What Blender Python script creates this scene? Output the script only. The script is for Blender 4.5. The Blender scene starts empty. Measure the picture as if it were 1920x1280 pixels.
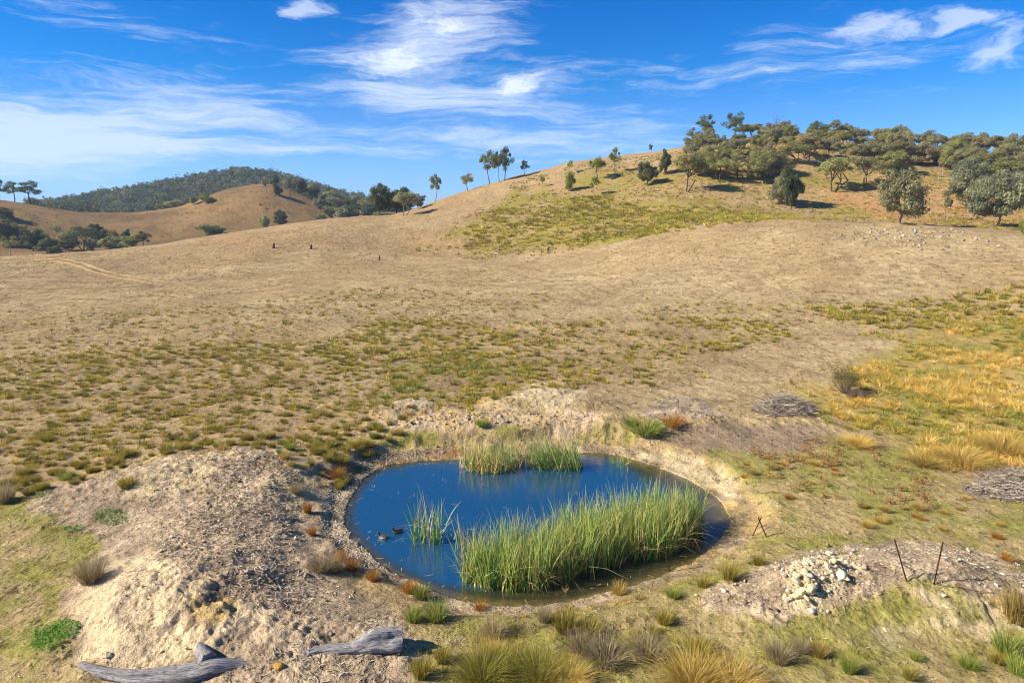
import bpy, math, numpy as np
from mathutils import Vector
R = math.radians
scene = bpy.context.scene
C = scene.collection

# ------------------------------------------------------------------ camera
CAM_H = 12.0; PITCH = R(10.6); FPX = 1280.0
cam_d = bpy.data.cameras.new('camera'); cam = bpy.data.objects.new('camera', cam_d); C.objects.link(cam)
cam.location = (0, 0, CAM_H); cam.rotation_euler = (R(90) - PITCH, 0, 0)
cam_d.lens = 24.0; cam_d.sensor_width = 36.0; cam_d.clip_start = 0.5; cam_d.clip_end = 9000
scene.camera = cam

# ------------------------------------------------------------------ light
SUN_EL = R(34); SUN_AZ = R(-101)      # azimuth measured from +Y (view direction) clockwise; negative = left
sun_d = bpy.data.lights.new('sun', 'SUN'); sun = bpy.data.objects.new('sun', sun_d); C.objects.link(sun)
sun_d.energy = 5.0; sun_d.angle = R(0.5); sun_d.color = (1.0, 0.93, 0.82)
sdir = Vector((math.sin(SUN_AZ) * math.cos(SUN_EL), math.cos(SUN_AZ) * math.cos(SUN_EL), math.sin(SUN_EL)))
sun.rotation_euler = sdir.to_track_quat('Z', 'Y').to_euler()
sun.location = (-60, -20, 60)
scene.view_settings.view_transform = 'Standard'; scene.view_settings.look = 'None'
scene.view_settings.exposure = 0.82; scene.view_settings.gamma = 1.0
scene.cycles.max_bounces = 6; scene.cycles.diffuse_bounces = 3; scene.cycles.glossy_bounces = 3
scene.cycles.transparent_max_bounces = 8
scene.cycles.use_denoising = True; scene.cycles.pixel_filter_type = 'BLACKMAN_HARRIS'; scene.cycles.filter_width = 1.05
scene.cycles.caustics_reflective = False; scene.cycles.caustics_refractive = False

def ray(px, py):
    px = np.asarray(px, float); py = np.asarray(py, float)
    u = (px - 960) / FPX; v = -(py - 640) / FPX
    c, s = math.cos(PITCH), math.sin(PITCH)
    return u, c + v * s, v * c - s          # world x, y, z

# ---- sky
W = bpy.data.worlds.new("World"); scene.world = W; W.use_nodes = True
nt = W.node_tree; N = nt.nodes; L = nt.links; N.clear()
out = N.new('ShaderNodeOutputWorld'); bg = N.new('ShaderNodeBackground'); bg.inputs['Strength'].default_value = 0.1
sky = N.new('ShaderNodeTexSky'); sky.sky_type = 'NISHITA'; sky.sun_disc = False
sky.sun_elevation = SUN_EL; sky.sun_rotation = SUN_AZ % (2 * math.pi)
sky.altitude = 700; sky.air_density = 1.0; sky.dust_density = 0.25; sky.ozone_density = 2.5
def nmath(op, a, b=None, c=None, clamp=False):
    n = N.new('ShaderNodeMath'); n.operation = op; n.use_clamp = clamp
    for i, v in enumerate((a, b, c)):
        if v is None: continue
        if isinstance(v, (int, float)): n.inputs[i].default_value = v
        else: L.new(v, n.inputs[i])
    return n.outputs[0]
hsv = N.new('ShaderNodeHueSaturation'); hsv.inputs['Saturation'].default_value = 1.22; hsv.inputs['Value'].default_value = 1.0
hsv.inputs['Hue'].default_value = 0.5
L.new(sky.outputs[0], hsv.inputs['Color'])
tc = N.new('ShaderNodeTexCoord'); sep = N.new('ShaderNodeSeparateXYZ'); L.new(tc.outputs['Generated'], sep.inputs[0])
az = nmath('ARCTAN2', sep.outputs[0], sep.outputs[1]); el = nmath('ARCSINE', sep.outputs[2])
comb = N.new('ShaderNodeCombineXYZ'); L.new(az, comb.inputs[0]); L.new(el, comb.inputs[1])
# warp so the cloud outlines are ragged
wn = N.new('ShaderNodeTexNoise'); wn.inputs['Scale'].default_value = 9; wn.inputs['Detail'].default_value = 5
wm = N.new('ShaderNodeMapping'); wm.inputs['Scale'].default_value = (0.6, 2.0, 1); L.new(comb.outputs[0], wm.inputs[0]); L.new(wm.outputs[0], wn.inputs['Vector'])
wv = N.new('ShaderNodeVectorMath'); wv.operation = 'MULTIPLY_ADD'
L.new(wn.outputs['Color'], wv.inputs[0]); wv.inputs[1].default_value = (0.14, 0.055, 0); 
wo = N.new('ShaderNodeVectorMath'); wo.operation = 'SUBTRACT'; L.new(comb.outputs[0], wo.inputs[0]); wo.inputs[1].default_value = (0.07, 0.0275, 0)
L.new(wo.outputs[0], wv.inputs[2]); P = wv.outputs[0]
def azel(px, py):
    x, y, z = ray(px, py); return math.atan2(x, y), math.asin(z / math.sqrt(x * x + y * y + z * z))
def blob(px, py, rx, ry, ang, amp):
    a, e = azel(px, py)
    m = N.new('ShaderNodeMapping'); m.vector_type = 'TEXTURE'
    m.inputs['Location'].default_value = (a, e, 0); m.inputs['Rotation'].default_value = (0, 0, R(ang)); m.inputs['Scale'].default_value = (rx / FPX, ry / FPX, 1)
    L.new(P, m.inputs[0]); g = N.new('ShaderNodeTexGradient'); g.gradient_type = 'SPHERICAL'; L.new(m.outputs[0], g.inputs[0])
    return nmath('MULTIPLY', g.outputs['Fac'], amp)
def addall(l):
    s = l[0]
    for x in l[1:]: s = nmath('ADD', s, x)
    return s
# wide soft cirrus / narrow streaks / little puffs
cir = addall([blob(150, 235, 450, 110, 3, 1.15), blob(60, 265, 300, 70, 0, 0.9), blob(420, 195, 300, 60, -8, 0.6),
              blob(800, 110, 230, 140, 6, 0.8), blob(1010, 265, 480, 62, 0, 0.95), blob(880, 45, 330, 75, 6, 0.7),
              blob(300, 62, 460, 62, -9, 0.62), blob(820, 184, 320, 42, -3, 0.85), blob(1400, 120, 520, 90, 6, 0.62),
              blob(1650, 110, 480, 30, 4, 0.3), blob(560, 286, 330, 24, 0, 0.8), blob(1550, 195, 560, 40, 0, 0.3), blob(990, 155, 150, 50, 6, 0.6)])
puf = addall([blob(725, 112, 110, 42, 8, .85), blob(820, 40, 110, 36, 0, 0.6), blob(1610, 42, 100, 32, 8, .95), blob(1745, 38, 100, 16, 0, 0.75), blob(1850, 26, 95, 22, -12, .85),
              blob(1875, 92, 80, 34, 6, 0.9), blob(555, 8, 80, 26, 4, 1.0), blob(975, 155, 90, 30, 0, 0.7), blob(1440, 138, 60, 16, 0, 0.6)])
def streak(sx, sy, rot, scale, detail, seed, rough=0.55):
    m = N.new('ShaderNodeMapping'); m.inputs['Scale'].default_value = (sx, sy, 1); m.inputs['Rotation'].default_value = (0, 0, R(rot)); m.inputs['Location'].default_value = (seed, seed * 0.7, seed)
    L.new(P, m.inputs[0]); n = N.new('ShaderNodeTexNoise'); n.inputs['Scale'].default_value = scale; n.inputs['Detail'].default_value = detail; n.inputs['Roughness'].default_value = rough
    L.new(m.outputs[0], n.inputs['Vector']); return n.outputs['Fac']
s1 = streak(1.2, 12, -3, 5.0, 9, 3.1, 0.62); s2 = streak(1.4, 9, 4, 13.0, 8, 7.7, 0.64); s3 = streak(1, 2.2, 0, 26, 8, 1.3, 0.6)
mix1 = nmath('ADD', nmath('MULTIPLY', s1, 0.62), nmath('MULTIPLY', s2, 0.38))
def ss(v, lo, hi):
    m = N.new('ShaderNodeMapRange'); m.interpolation_type = 'SMOOTHSTEP'; L.new(v, m.inputs[0]); m.inputs[1].default_value = lo; m.inputs[2].default_value = hi; return m.outputs[0]
dc = ss(nmath('ADD', nmath('MULTIPLY', cir, 0.34), mix1), 0.60, 1.0)
dc = nmath('MULTIPLY', dc, ss(cir, 0.0, 0.3))
dp = ss(nmath('ADD', nmath('MULTIPLY', puf, 0.6), s3), 0.62, 1.02)
dp = nmath('MULTIPLY', dp, ss(puf, 0.0, 0.25))
# thin veil everywhere, low
dens = nmath('ADD', nmath('MULTIPLY', dc, 0.72), nmath('MULTIPLY', dp, 0.6), clamp=True)
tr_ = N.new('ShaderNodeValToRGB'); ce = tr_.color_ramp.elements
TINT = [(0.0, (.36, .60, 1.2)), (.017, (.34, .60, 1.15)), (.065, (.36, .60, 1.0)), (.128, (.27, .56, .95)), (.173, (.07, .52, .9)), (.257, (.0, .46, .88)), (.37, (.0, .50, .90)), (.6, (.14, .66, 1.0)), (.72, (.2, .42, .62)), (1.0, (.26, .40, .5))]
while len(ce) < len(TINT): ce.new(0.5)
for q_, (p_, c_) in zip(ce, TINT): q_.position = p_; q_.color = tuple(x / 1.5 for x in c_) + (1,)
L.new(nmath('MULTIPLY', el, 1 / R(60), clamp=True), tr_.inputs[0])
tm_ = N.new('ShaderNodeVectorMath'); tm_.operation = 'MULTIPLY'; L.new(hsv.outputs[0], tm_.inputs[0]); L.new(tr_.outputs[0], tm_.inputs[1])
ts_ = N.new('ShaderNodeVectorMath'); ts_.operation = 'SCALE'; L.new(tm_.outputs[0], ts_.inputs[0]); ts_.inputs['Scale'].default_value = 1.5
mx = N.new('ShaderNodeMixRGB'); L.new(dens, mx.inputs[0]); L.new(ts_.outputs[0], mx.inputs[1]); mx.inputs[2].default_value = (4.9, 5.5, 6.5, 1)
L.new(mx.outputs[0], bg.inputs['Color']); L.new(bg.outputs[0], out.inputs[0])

# ------------------------------------------------------------------ helpers
rng = np.random.default_rng(7)
def lin(r, g, b, k=1.0):
    c = np.array([r, g, b], float) / 255.0
    return np.where(c <= 0.04045, c / 12.92, ((c + 0.055) / 1.055) ** 2.4) * k
def sst(x, a, b):
    t = np.clip((x - a) / (b - a), 0, 1); return t * t * (3 - 2 * t)
def _hash(ix, iy, seed):
    h = (ix.astype(np.uint32) * np.uint32(374761393)) ^ (iy.astype(np.uint32) * np.uint32(668265263)) ^ np.uint32((seed * 2246822519 + 3266489917) & 0xffffffff)
    h = (h ^ (h >> np.uint32(13))) * np.uint32(1274126177); h = h ^ (h >> np.uint32(16))
    h = h * np.uint32(2246822519); h = h ^ (h >> np.uint32(15))
    return h.astype(np.float64) / 4294967295.0
def vnoise(x, y, seed=0):
    xf = np.floor(x); yf = np.floor(y); fx = x - xf; fy = y - yf
    ix = xf.astype(np.int64); iy = yf.astype(np.int64)
    fx = fx * fx * (3 - 2 * fx); fy = fy * fy * (3 - 2 * fy)
    a = _hash(ix, iy, seed); b = _hash(ix + 1, iy, seed); c = _hash(ix, iy + 1, seed); d = _hash(ix + 1, iy + 1, seed)
    return (a + (b - a) * fx) * (1 - fy) + (c + (d - c) * fx) * fy
def fbm(x, y, wl, octs=4, seed=0, gain=0.5):
    s = 0; a = 1.0; t = 0.0; c, sn = math.cos(0.6), math.sin(0.6)
    x = x / wl; y = y / wl
    for i in range(octs):
        s = s + a * vnoise(x, y, seed + i * 17); t += a; a *= gain
        x, y = (x * c - y * sn) * 2.03 + 5.1, (x * sn + y * c) * 2.03 + 1.7
    return s / t * 2 - 1
def plane_pt(px, py, z=0.0):
    x, y, dz = ray(px, py); t = (z - CAM_H) / dz
    return np.stack([x * t, y * t], -1)
def poly_sd(x, y, poly):
    """signed distance, negative inside"""
    poly = np.asarray(poly, float); n = len(poly)
    best = np.full(x.shape, 1e18); inside = np.zeros(x.shape, bool)
    for i in range(n):
        ax, ay = poly[i]; bx, by = poly[(i + 1) % n]
        ex, ey = bx - ax, by - ay; wx, wy = x - ax, y - ay
        t = np.clip((wx * ex + wy * ey) / (ex * ex + ey * ey + 1e-12), 0, 1)
        dx = wx - ex * t; dy = wy - ey * t
        best = np.minimum(best, dx * dx + dy * dy)
        cnd = ((ay <= y) != (by <= y)) & (x < ex * (y - ay) / (ey if abs(ey) > 1e-12 else 1e-12) + ax)
        inside ^= cnd
    d = np.sqrt(best); return np.where(inside, -d, d)
def poly_sd_box(x, y, poly, m):
    poly = np.asarray(poly); r = np.full(x.shape, 1e3)
    k = (x > poly[:, 0].min() - m) & (x < poly[:, 0].max() + m) & (y > poly[:, 1].min() - m) & (y < poly[:, 1].max() + m)
    if k.any(): r[k] = poly_sd(x[k], y[k], poly)
    return r
def line_d(x, y, pts):
    """distance to a polyline and interpolated third value"""
    best = np.full(x.shape, 1e18); val = np.zeros(x.shape)
    for i in range(len(pts) - 1):
        ax, ay, az_ = pts[i]; bx, by, bz = pts[i + 1]
        ex, ey = bx - ax, by - ay
        t = np.clip(((x - ax) * ex + (y - ay) * ey) / (ex * ex + ey * ey + 1e-12), 0, 1)
        d = (x - ax - ex * t) ** 2 + (y - ay - ey * t) ** 2
        k = d < best; best = np.where(k, d, best); val = np.where(k, az_ + (bz - az_) * t, val)
    return np.sqrt(best), val
def smooth_closed(p, it=2):
    p = np.asarray(p, float)
    for _ in range(it):
        q = np.roll(p, -1, 0); p = np.stack([p * .75 + q * .25, p * .25 + q * .75], 1).reshape(-1, 2)
    return p

# ------------------------------------------------------------------ terrain heights (metres; water level z = 0)
def key_px(rows):           # (px, py, d) -> az, d, z
    o = []
    for px, py, d in rows:
        x, y, z = ray(px, py); o.append((math.atan2(x, y), d, CAM_H + d * z / math.hypot(x, y)))
    return o
def key_z(rows, py=480):    # (px, d, z)
    return [(math.atan2(*[float(v) for v in ray(px, py)[:2]]), d, z) for px, d, z in rows]
XS = (-300, 0, 300, 600, 900, 1200, 1500, 1800, 2200)
K5 = key_px([(-300,490,150),(-100,489,150),(0,484,150),(150,474,155),(300,458,160),(400,443,165),(500,426,172),(600,410,178),(680,405,185),(730,402,190),
             (780,389,194),(850,366,198),(900,350,200),(950,336,203),(1000,324,205),(1050,310,207),(1100,300,209),(1180,291,212),(1250,285,214),
             (1330,268,216),(1400,261,220),(1500,254,226),(1560,262,230),(1650,278,232),(1750,286,234),(1850,294,236),(1920,300,238),(2200,310,240)])
K7 = key_px([(-400,368,400),(-50,370,400),(0,376,400),(80,386,400),(160,398,400),(240,400,400),(310,393,400),(360,380,400),(425,354,400),(490,343,400),(540,352,400),
             (600,378,400),(650,392,400),(700,396,400),(800,400,400),(1200,400,400),(1920,400,400),(2300,400,400)])
K9 = key_px([(-400,400,750),(0,402,750),(80,394,750),(200,374,750),(300,358,750),(380,342,750),(440,331,750),(500,334,750),(560,349,750),(620,368,750),(680,378,750),
             (750,390,750),(900,402,750),(1500,402,750),(2300,402,750)])
keys = [
    key_z([(x, 0.0, 0.6) for x in XS]), key_z([(x, 30.0, 0.65) for x in XS]), key_z([(x, 45.0, 0.8) for x in XS]),
    key_z([(-300,95,1.4),(0,95,1.4),(300,95,1.5),(600,90,1.5),(900,85,1.7),(1200,78,2.2),(1500,75,2.4),(1800,75,2.6),(2200,75,2.8)]),
    key_px([(-300,512,122),(0,508,122),(300,500,124),(600,478,128),(750,474,132),(900,470,130),(1040,463,126),(1150,448,122),(1270,428,118),(1400,417,118),(1500,412,118),(1600,412,118),(1700,417,116),(1850,430,112),(1920,440,110),(2200,465,100)]),
    key_px([(-300,492,138),(0,492,138),(300,470,145),(600,428,150),(750,428,155),(900,405,155),(1040,408,150),(1120,410,148),(1200,396,148),(1270,380,150),(1400,398,146),(1500,412,140),(1600,416,138),(1700,414,136),(1850,424,132),(1920,432,130),(2200,450,125)]),
    K5,
    [(a, d + 70, (-4 if a < math.atan2(-360, 1280) else max(-4, z - 14))) for a, d, z in K5],
    key_z([(-300,305,-1),(0,305,-1),(300,305,0),(600,305,2),(760,305,4),(1000,330,8),(1400,340,14),(2200,340,14)]),
    K7, [(a, 480, z - 7) for a, d, z in K7], K9, [(a, 1200, z - 30) for a, d, z in K9], key_z([(x, 5000, -30) for x in XS])]
AZ = np.linspace(R(-56), R(56), 900)
DG = np.concatenate([[0.0], np.geomspace(1.0, 5000, 1500)])
def gsm(v, s):
    k = np.arange(-int(4 * s), int(4 * s) + 1); w = np.exp(-k * k / (2 * s * s)); w /= w.sum()
    return np.convolve(np.pad(v, len(k) // 2, mode='edge'), w, mode='valid')
KD = []; KZ = []
for i, k in enumerate(keys):
    k = sorted(k); a = [q[0] for q in k]
    s = 4.5 if i in (6, 9, 11) else 22
    KD.append(gsm(np.interp(AZ, a, [q[1] for q in k]), s)); KZ.append(gsm(np.interp(AZ, a, [q[2] for q in k]), s))
KD = np.array(KD).T; KZ = np.array(KZ).T
TAB = np.zeros((len(AZ), len(DG)))
for i in range(len(AZ)):
    xd, zd = KD[i], KZ[i]; h = np.diff(xd); dl = np.diff(zd) / h
    m = np.zeros(len(xd)); w1 = 2 * h[1:] + h[:-1]; w2 = h[1:] + 2 * h[:-1]; pr = dl[:-1] * dl[1:] > 0
    with np.errstate(all='ignore'):
        m[1:-1] = np.where(pr, (w1 + w2) / (w1 / dl[:-1] + w2 / dl[1:]), 0)
    m = np.nan_to_num(m)
    j = np.clip(np.searchsorted(xd, DG, side='right') - 1, 0, len(h) - 1); t = (DG - xd[j]) / h[j]
    TAB[i] = ((2*t**3-3*t**2+1)*zd[j] + (t**3-2*t**2+t)*h[j]*m[j] + (-2*t**3+3*t**2)*zd[j+1] + (t**3-t**2)*h[j]*m[j+1])
def base_h(x, y):
    d = np.hypot(x, y); a = np.arctan2(x, y)
    fa = (np.clip(a, AZ[0], AZ[-1]) - AZ[0]) / (AZ[1] - AZ[0]); ia = np.clip(fa.astype(int), 0, len(AZ) - 2); fa = fa - ia
    jd = np.clip(np.searchsorted(DG, d, side='right') - 1, 0, len(DG) - 2); fd = np.clip((d - DG[jd]) / (DG[jd + 1] - DG[jd]), 0, 1)
    z = (TAB[ia, jd] * (1 - fa) + TAB[ia + 1, jd] * fa) * (1 - fd) + (TAB[ia, jd + 1] * (1 - fa) + TAB[ia + 1, jd + 1] * fa) * fd
    b = sst(np.abs(a), R(70), R(130)); return z * (1 - b) + 0.6 * b

POND_PX = [(643,975),(650,945),(668,915),(690,890),(722,873),(775,864),(850,860),(930,856),(1010,850),(1090,847),(1150,851),(1200,864),(1250,882),(1310,908),(1350,938),(1371,968),
           (1363,1000),(1330,1035),(1280,1065),(1210,1092),(1130,1113),(1060,1130),(980,1139),(900,1133),(830,1115),(770,1090),(715,1060),(680,1030),(655,1003)]
POND = smooth_closed([plane_pt(*p) for p in POND_PX], 1)
def wl(pts, z): return [(*plane_pt(a, b, z), c) for a, b, c in pts]
MOUNDS = [  # polyline (px, py, height above plain), z used to project, half width, sharpness
    (wl([(150,905,0.15),(330,872,0.45),(450,862,0.5),(490,885,0.38),(450,950,0.36),(410,1010,0.4),(370,1080,0.45)], 1.1), 3.0),
    (wl([(390,1090,.5),(280,1120,.6),(410,1160,.55),(560,1190,0.4),(660,1200,0.25)], 1.1), 1.9),
    (wl([(1450,1100,0.35),(1580,1075,0.7),(1700,1080,.9),(1800,1075,.8),(1900,1090,0.5)], 1.3), 1.7),
    (wl([(1490,1110,0.5),(1540,1090,0.45)], 0.9), 0.7),
    (wl([(950,745,0.5),(1020,735,.8),(1090,745,0.6)], 1.4), 1.9),
    (wl([(740,765,0.5),(790,757,0.6),(830,768,0.3)], 1.0), 1.3),
    (wl([(680,800,0.2),(780,790,0.45),(900,785,0.45),(1050,790,0.4),(1130,785,0.4)], 1.0), 1.3),
    (wl([(1190,785,0.4),(1270,775,0.7),(1330,785,0.4)], 1.2), 1.6),
    (wl([(1430,785,0.2),(1520,780,0.2)], 0.9), 1.5),
]
CRAG = wl([(180,1130,1),(300,1120,1),(400,1160,1),(320,1220,1)], 1.2)
BACKCUT = wl([(640,850,1),(720,835,1),(850,826,1),(1000,820,1),(1150,822,1)], 0.8)
def height(x, y, fine=True):
    x = np.asarray(x, float); y = np.asarray(y, float)
    d = np.hypot(x, y); h = base_h(x, y)
    amp = sst(d, 40, 160)
    h = h + fbm(x, y, 14, 3, 5) * (0.10 + 0.35 * amp) + fbm(x, y, 45, 2, 9) * 0.9 * sst(d, 90, 170) * (1 - 0.5 * sst(d, 180, 400)) * 0.7
    h = h + fbm(x, y, 3.2, 4, 61, .6) * 0.13 * sst(d, 30, 60) * (1 - .6 * sst(d, 60, 90) * (1 - sst(d, 100, 140)))
    near = d < 75
    if near.any():
        xn, yn = x[near], y[near]; hn = h[near]
        rough = np.zeros_like(xn)
        for pts, w in MOUNDS:
            dd, v = line_d(xn, yn, pts)
            dd = dd * (1 + 0.25 * fbm(xn, yn, 1.6, 2, 31))
            g = np.exp(-(dd / w) ** 2.4); hn = hn + v * g; rough = np.maximum(rough, g)
        if fine:
            crag = np.exp(-(line_d(xn, yn, CRAG)[0] / 1.5) ** 4); hn = hn + rough * (0.16 * fbm(xn, yn, 0.9, 3, 41) + 0.10 * np.abs(fbm(xn, yn, 0.35, 3, 43, .6))) + rough * .035 * fbm(xn, yn, .16, 2, 48) + crag * (.17 * np.abs(fbm(xn, yn, .8, 4, 47, .6)) - .08) + 0.05 * fbm(xn, yn, 1.3, 3, 44) + 0.02 * fbm(xn, yn, 0.3, 2, 45)
        sd = poly_sd_box(xn, yn, POND, 9.0)
        dd, _ = line_d(xn, yn, BACKCUT)
        sd = sd + np.where(sd < 50, 0.30 * fbm(xn, yn, 1.5, 3, 51) * sst(np.abs(sd), 0.0, 0.6) + 0.13 * fbm(xn, yn, .45, 2, 55), 0)
        back = sst(yn, 27.5, 30.5)
        shore = 0.03 + 0.10 * np.clip(sd, 0, 9) + 0.10 * fbm(xn, yn, 0.5, 2, 52) * sst(sd, 0.2, 0.9)
        wdt = 1.9 - 0.2 * back + 1.7 * sst(-xn, 2.5, 4.5) * (1 - back)
        bl = sst(sd, 0.35, 1.0) * 0.25 + 0.75 * sst(sd, 0.9 + 0.2 * back, wdt)
        ho = shore * (1 - bl) + hn * bl
        # undercut little scarp behind the pond
        hi = -np.clip(0.03 + 0.30 * -sd, 0, 1.3) + 0.04 * fbm(xn, yn, 0.8, 2, 53) * sst(-sd, 0.1, 0.6)
        hn = np.where(sd > 0, ho, hi); h[near] = hn
    return h
MARCH = np.geomspace(9, 2600, 2600)
def hit(px, py, dmax=None, dmin=None):
    """world point where the ray through a photo pixel meets the land (or the closest crest)"""
    x, y, z = (float(v) for v in ray(px, py)); r = math.hypot(x, y)
    D = MARCH
    if dmin: D = D[D >= dmin]
    if dmax: D = D[D <= dmax]
    X = D * x / r; Y = D * y / r; H = height(X, Y, False); gap = CAM_H + D * z / r - H
    k = np.argmax(gap < 0) if (gap < 0).any() else int(np.argmin(gap / D))
    return float(X[k]), float(Y[k]), float(height(X[k:k+1], Y[k:k+1])[0])
def wpoly(pts, **kw): return np.array([hit(a, b, **kw)[:2] for a, b in pts])

# ------------------------------------------------------------------ materials
def mat(name, build):
    m = bpy.data.materials.new(name); m.use_nodes = True; t = m.node_tree; t.nodes.clear()
    o = t.nodes.new('ShaderNodeOutputMaterial'); b = t.nodes.new('ShaderNodeBsdfPrincipled'); t.links.new(b.outputs[0], o.inputs[0])
    b.inputs['Roughness'].default_value = 0.9; b.inputs['Specular IOR Level'].default_value = 0.15
    build(t, t.nodes, t.links, b, o); return m
def ramp(n, stops):
    r = n.new('ShaderNodeValToRGB'); e = r.color_ramp.elements
    while len(e) < len(stops): e.new(0.5)
    for q, (p, c) in zip(e, stops): q.position = p; q.color = (*c, 1)
    return r
def vec_noise(n, l, src, scale, detail=4, rough=0.55, stretch=None):
    t = n.new('ShaderNodeTexNoise'); t.inputs['Scale'].default_value = scale; t.inputs['Detail'].default_value = detail; t.inputs['Roughness'].default_value = rough
    if stretch:
        m = n.new('ShaderNodeMapping'); m.inputs['Scale'].default_value = stretch; l.new(src, m.inputs[0]); src = m.outputs[0]
    l.new(src, t.inputs['Vector']); return t
def maprange(n, l, v, a, b, c, d):
    m = n.new('ShaderNodeMapRange'); l.new(v, m.inputs[0])
    for i, q in enumerate((a, b, c, d)): m.inputs[i + 1].default_value = q
    return m.outputs[0]
def mulc(n, l, col, fac):
    v = n.new('ShaderNodeVectorMath'); v.operation = 'SCALE'; l.new(col, v.inputs[0]); l.new(fac, v.inputs['Scale']); return v.outputs[0]
def b_ground(t, n, l, b, o):
    a = n.new('ShaderNodeAttribute'); a.attribute_name = 'col'; g = n.new('ShaderNodeNewGeometry'); pos = g.outputs['Position']
    n1 = vec_noise(n, l, pos, 9.0, 6, 0.7); n2 = vec_noise(n, l, pos, 1.1, 6, 0.65); n3 = vec_noise(n, l, pos, 0.12, 4, 0.6)
    c = mulc(n, l, a.outputs['Color'], maprange(n, l, n1.outputs['Fac'], 0.25, 0.75, 0.72, 1.28))
    c = mulc(n, l, c, maprange(n, l, n2.outputs['Fac'], 0.3, 0.7, 0.84, 1.16))
    c = mulc(n, l, c, maprange(n, l, n3.outputs['Fac'], 0.3, 0.7, 0.92, 1.08))
    for sc_, lo_, hi_, dk in ((2.2, .585, .63, .45), (13.0, .585, .63, .45), (5.5, .60, .64, .5), (0.55, .57, .68, .72)):
        q = vec_noise(n, l, pos, sc_, 5, 0.75, (1, .6, 1)); c = mulc(n, l, c, maprange(n, l, q.outputs['Fac'], lo_, hi_, 1.0, dk))
    for sc_, lo_, hi_, dk in ((3.1, .40, .33, 1.35), (19.0, .40, .33, 1.45)):
        q = vec_noise(n, l, pos, sc_, 4, 0.7, (1, .6, 1.3)); c = mulc(n, l, c, maprange(n, l, q.outputs['Fac'], lo_, hi_, 1.0, dk))
    l.new(c, b.inputs['Base Color']); b.inputs['Roughness'].default_value = 0.95; b.inputs['Specular IOR Level'].default_value = 0.08
    ba = n.new('ShaderNodeBump'); ba.inputs['Strength'].default_value = 0.9; ba.inputs['Distance'].default_value = 0.06; l.new(n1.outputs['Fac'], ba.inputs['Height'])
    bb = n.new('ShaderNodeBump'); bb.inputs['Strength'].default_value = 0.8; bb.inputs['Distance'].default_value = 0.45; l.new(n2.outputs['Fac'], bb.inputs['Height'])
    l.new(bb.outputs[0], ba.inputs['Normal']); l.new(ba.outputs[0], b.inputs['Normal'])
M_ground = mat('dry_ground', b_ground)
def b_attr(spread=0.25, rough=0.85, trans=0.0, noise=0.0, nscale=8):
    def f(t, n, l, b, o):
        a = n.new('ShaderNodeAttribute'); a.attribute_name = 'col'; c = a.outputs['Color']
        oi = n.new('ShaderNodeObjectInfo'); c = mulc(n, l, c, maprange(n, l, oi.outputs['Random'], 0, 1, 1 - spread, 1 + spread))
        if noise:
            g = n.new('ShaderNodeNewGeometry'); nn = vec_noise(n, l, g.outputs['Position'], nscale, 5, 0.65)
            c = mulc(n, l, c, maprange(n, l, nn.outputs['Fac'], 0.3, 0.7, 1 - noise, 1 + noise))
            bp = n.new('ShaderNodeBump'); bp.inputs['Strength'].default_value = 0.7; bp.inputs['Distance'].default_value = 0.05; l.new(nn.outputs['Fac'], bp.inputs['Height']); l.new(bp.outputs[0], b.inputs['Normal'])
        l.new(c, b.inputs['Base Color']); b.inputs['Roughness'].default_value = rough
        if trans:
            tr = n.new('ShaderNodeBsdfTranslucent'); l.new(c, tr.inputs[0]); mx = n.new('ShaderNodeMixShader'); mx.inputs[0].default_value = trans
            l.new(b.outputs[0], mx.inputs[1]); l.new(tr.outputs[0], mx.inputs[2]); l.new(mx.outputs[0], o.inputs[0])
    return f
M_grass = mat('grass_blades', b_attr(0.18, 0.8, 0.3))
M_leaf = mat('leaves', b_attr(0.2, 0.7, 0.4))
M_reed = mat('reed_blades', b_attr(0.05, 0.6, 0.25))
M_bark = mat('bark', b_attr(0.15, 0.9, 0, 0.3, 6))
M_stone = mat('stone', b_attr(0.18, 0.92, 0, 0.22, 14))
M_litter = mat('dead_stalks', b_attr(0.1, 0.9))
def b_wood(t, n, l, b, o):
    tc = n.new('ShaderNodeTexCoord'); g = vec_noise(n, l, tc.outputs['UV'], 1.0, 7, 0.7, (3.0, 60, 1)); g2 = vec_noise(n, l, tc.outputs['UV'], 3.0, 4, 0.6, (2, 6, 1))
    r = ramp(n, [(0.36, lin(52, 48, 46)), (0.44, lin(138, 132, 126)), (0.6, lin(190, 184, 178)), (0.8, lin(222, 214, 204))]); l.new(g.outputs['Fac'], r.inputs[0])
    r2 = ramp(n, [(0.35, lin(120, 108, 98)), (0.5, (1, 1, 1))]); l.new(g2.outputs['Fac'], r2.inputs[0])
    m = n.new('ShaderNodeMixRGB'); m.blend_type = 'MULTIPLY'; m.inputs[0].default_value = 0.7; l.new(r.outputs[0], m.inputs[1]); l.new(r2.outputs[0], m.inputs[2])
    l.new(m.outputs[0], b.inputs['Base Color'])
    bp = n.new('ShaderNodeBump'); bp.inputs['Strength'].default_value = 1; bp.inputs['Distance'].default_value = 0.03; l.new(g.outputs['Fac'], bp.inputs['Height']); l.new(bp.outputs[0], b.inputs['Normal'])
M_wood = mat('weathered_wood', b_wood)
def b_rust(t, n, l, b, o):
    g = n.new('ShaderNodeNewGeometry'); nn = vec_noise(n, l, g.outputs['Position'], 20, 4); r = ramp(n, [(0.35, lin(52, 36, 30)), (0.65, lin(98, 62, 44))]); l.new(nn.outputs['Fac'], r.inputs[0])
    l.new(r.outputs[0], b.inputs['Base Color']); b.inputs['Roughness'].default_value = 0.8; b.inputs['Metallic'].default_value = 0.2
M_rust = mat('rusty_steel', b_rust)
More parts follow.
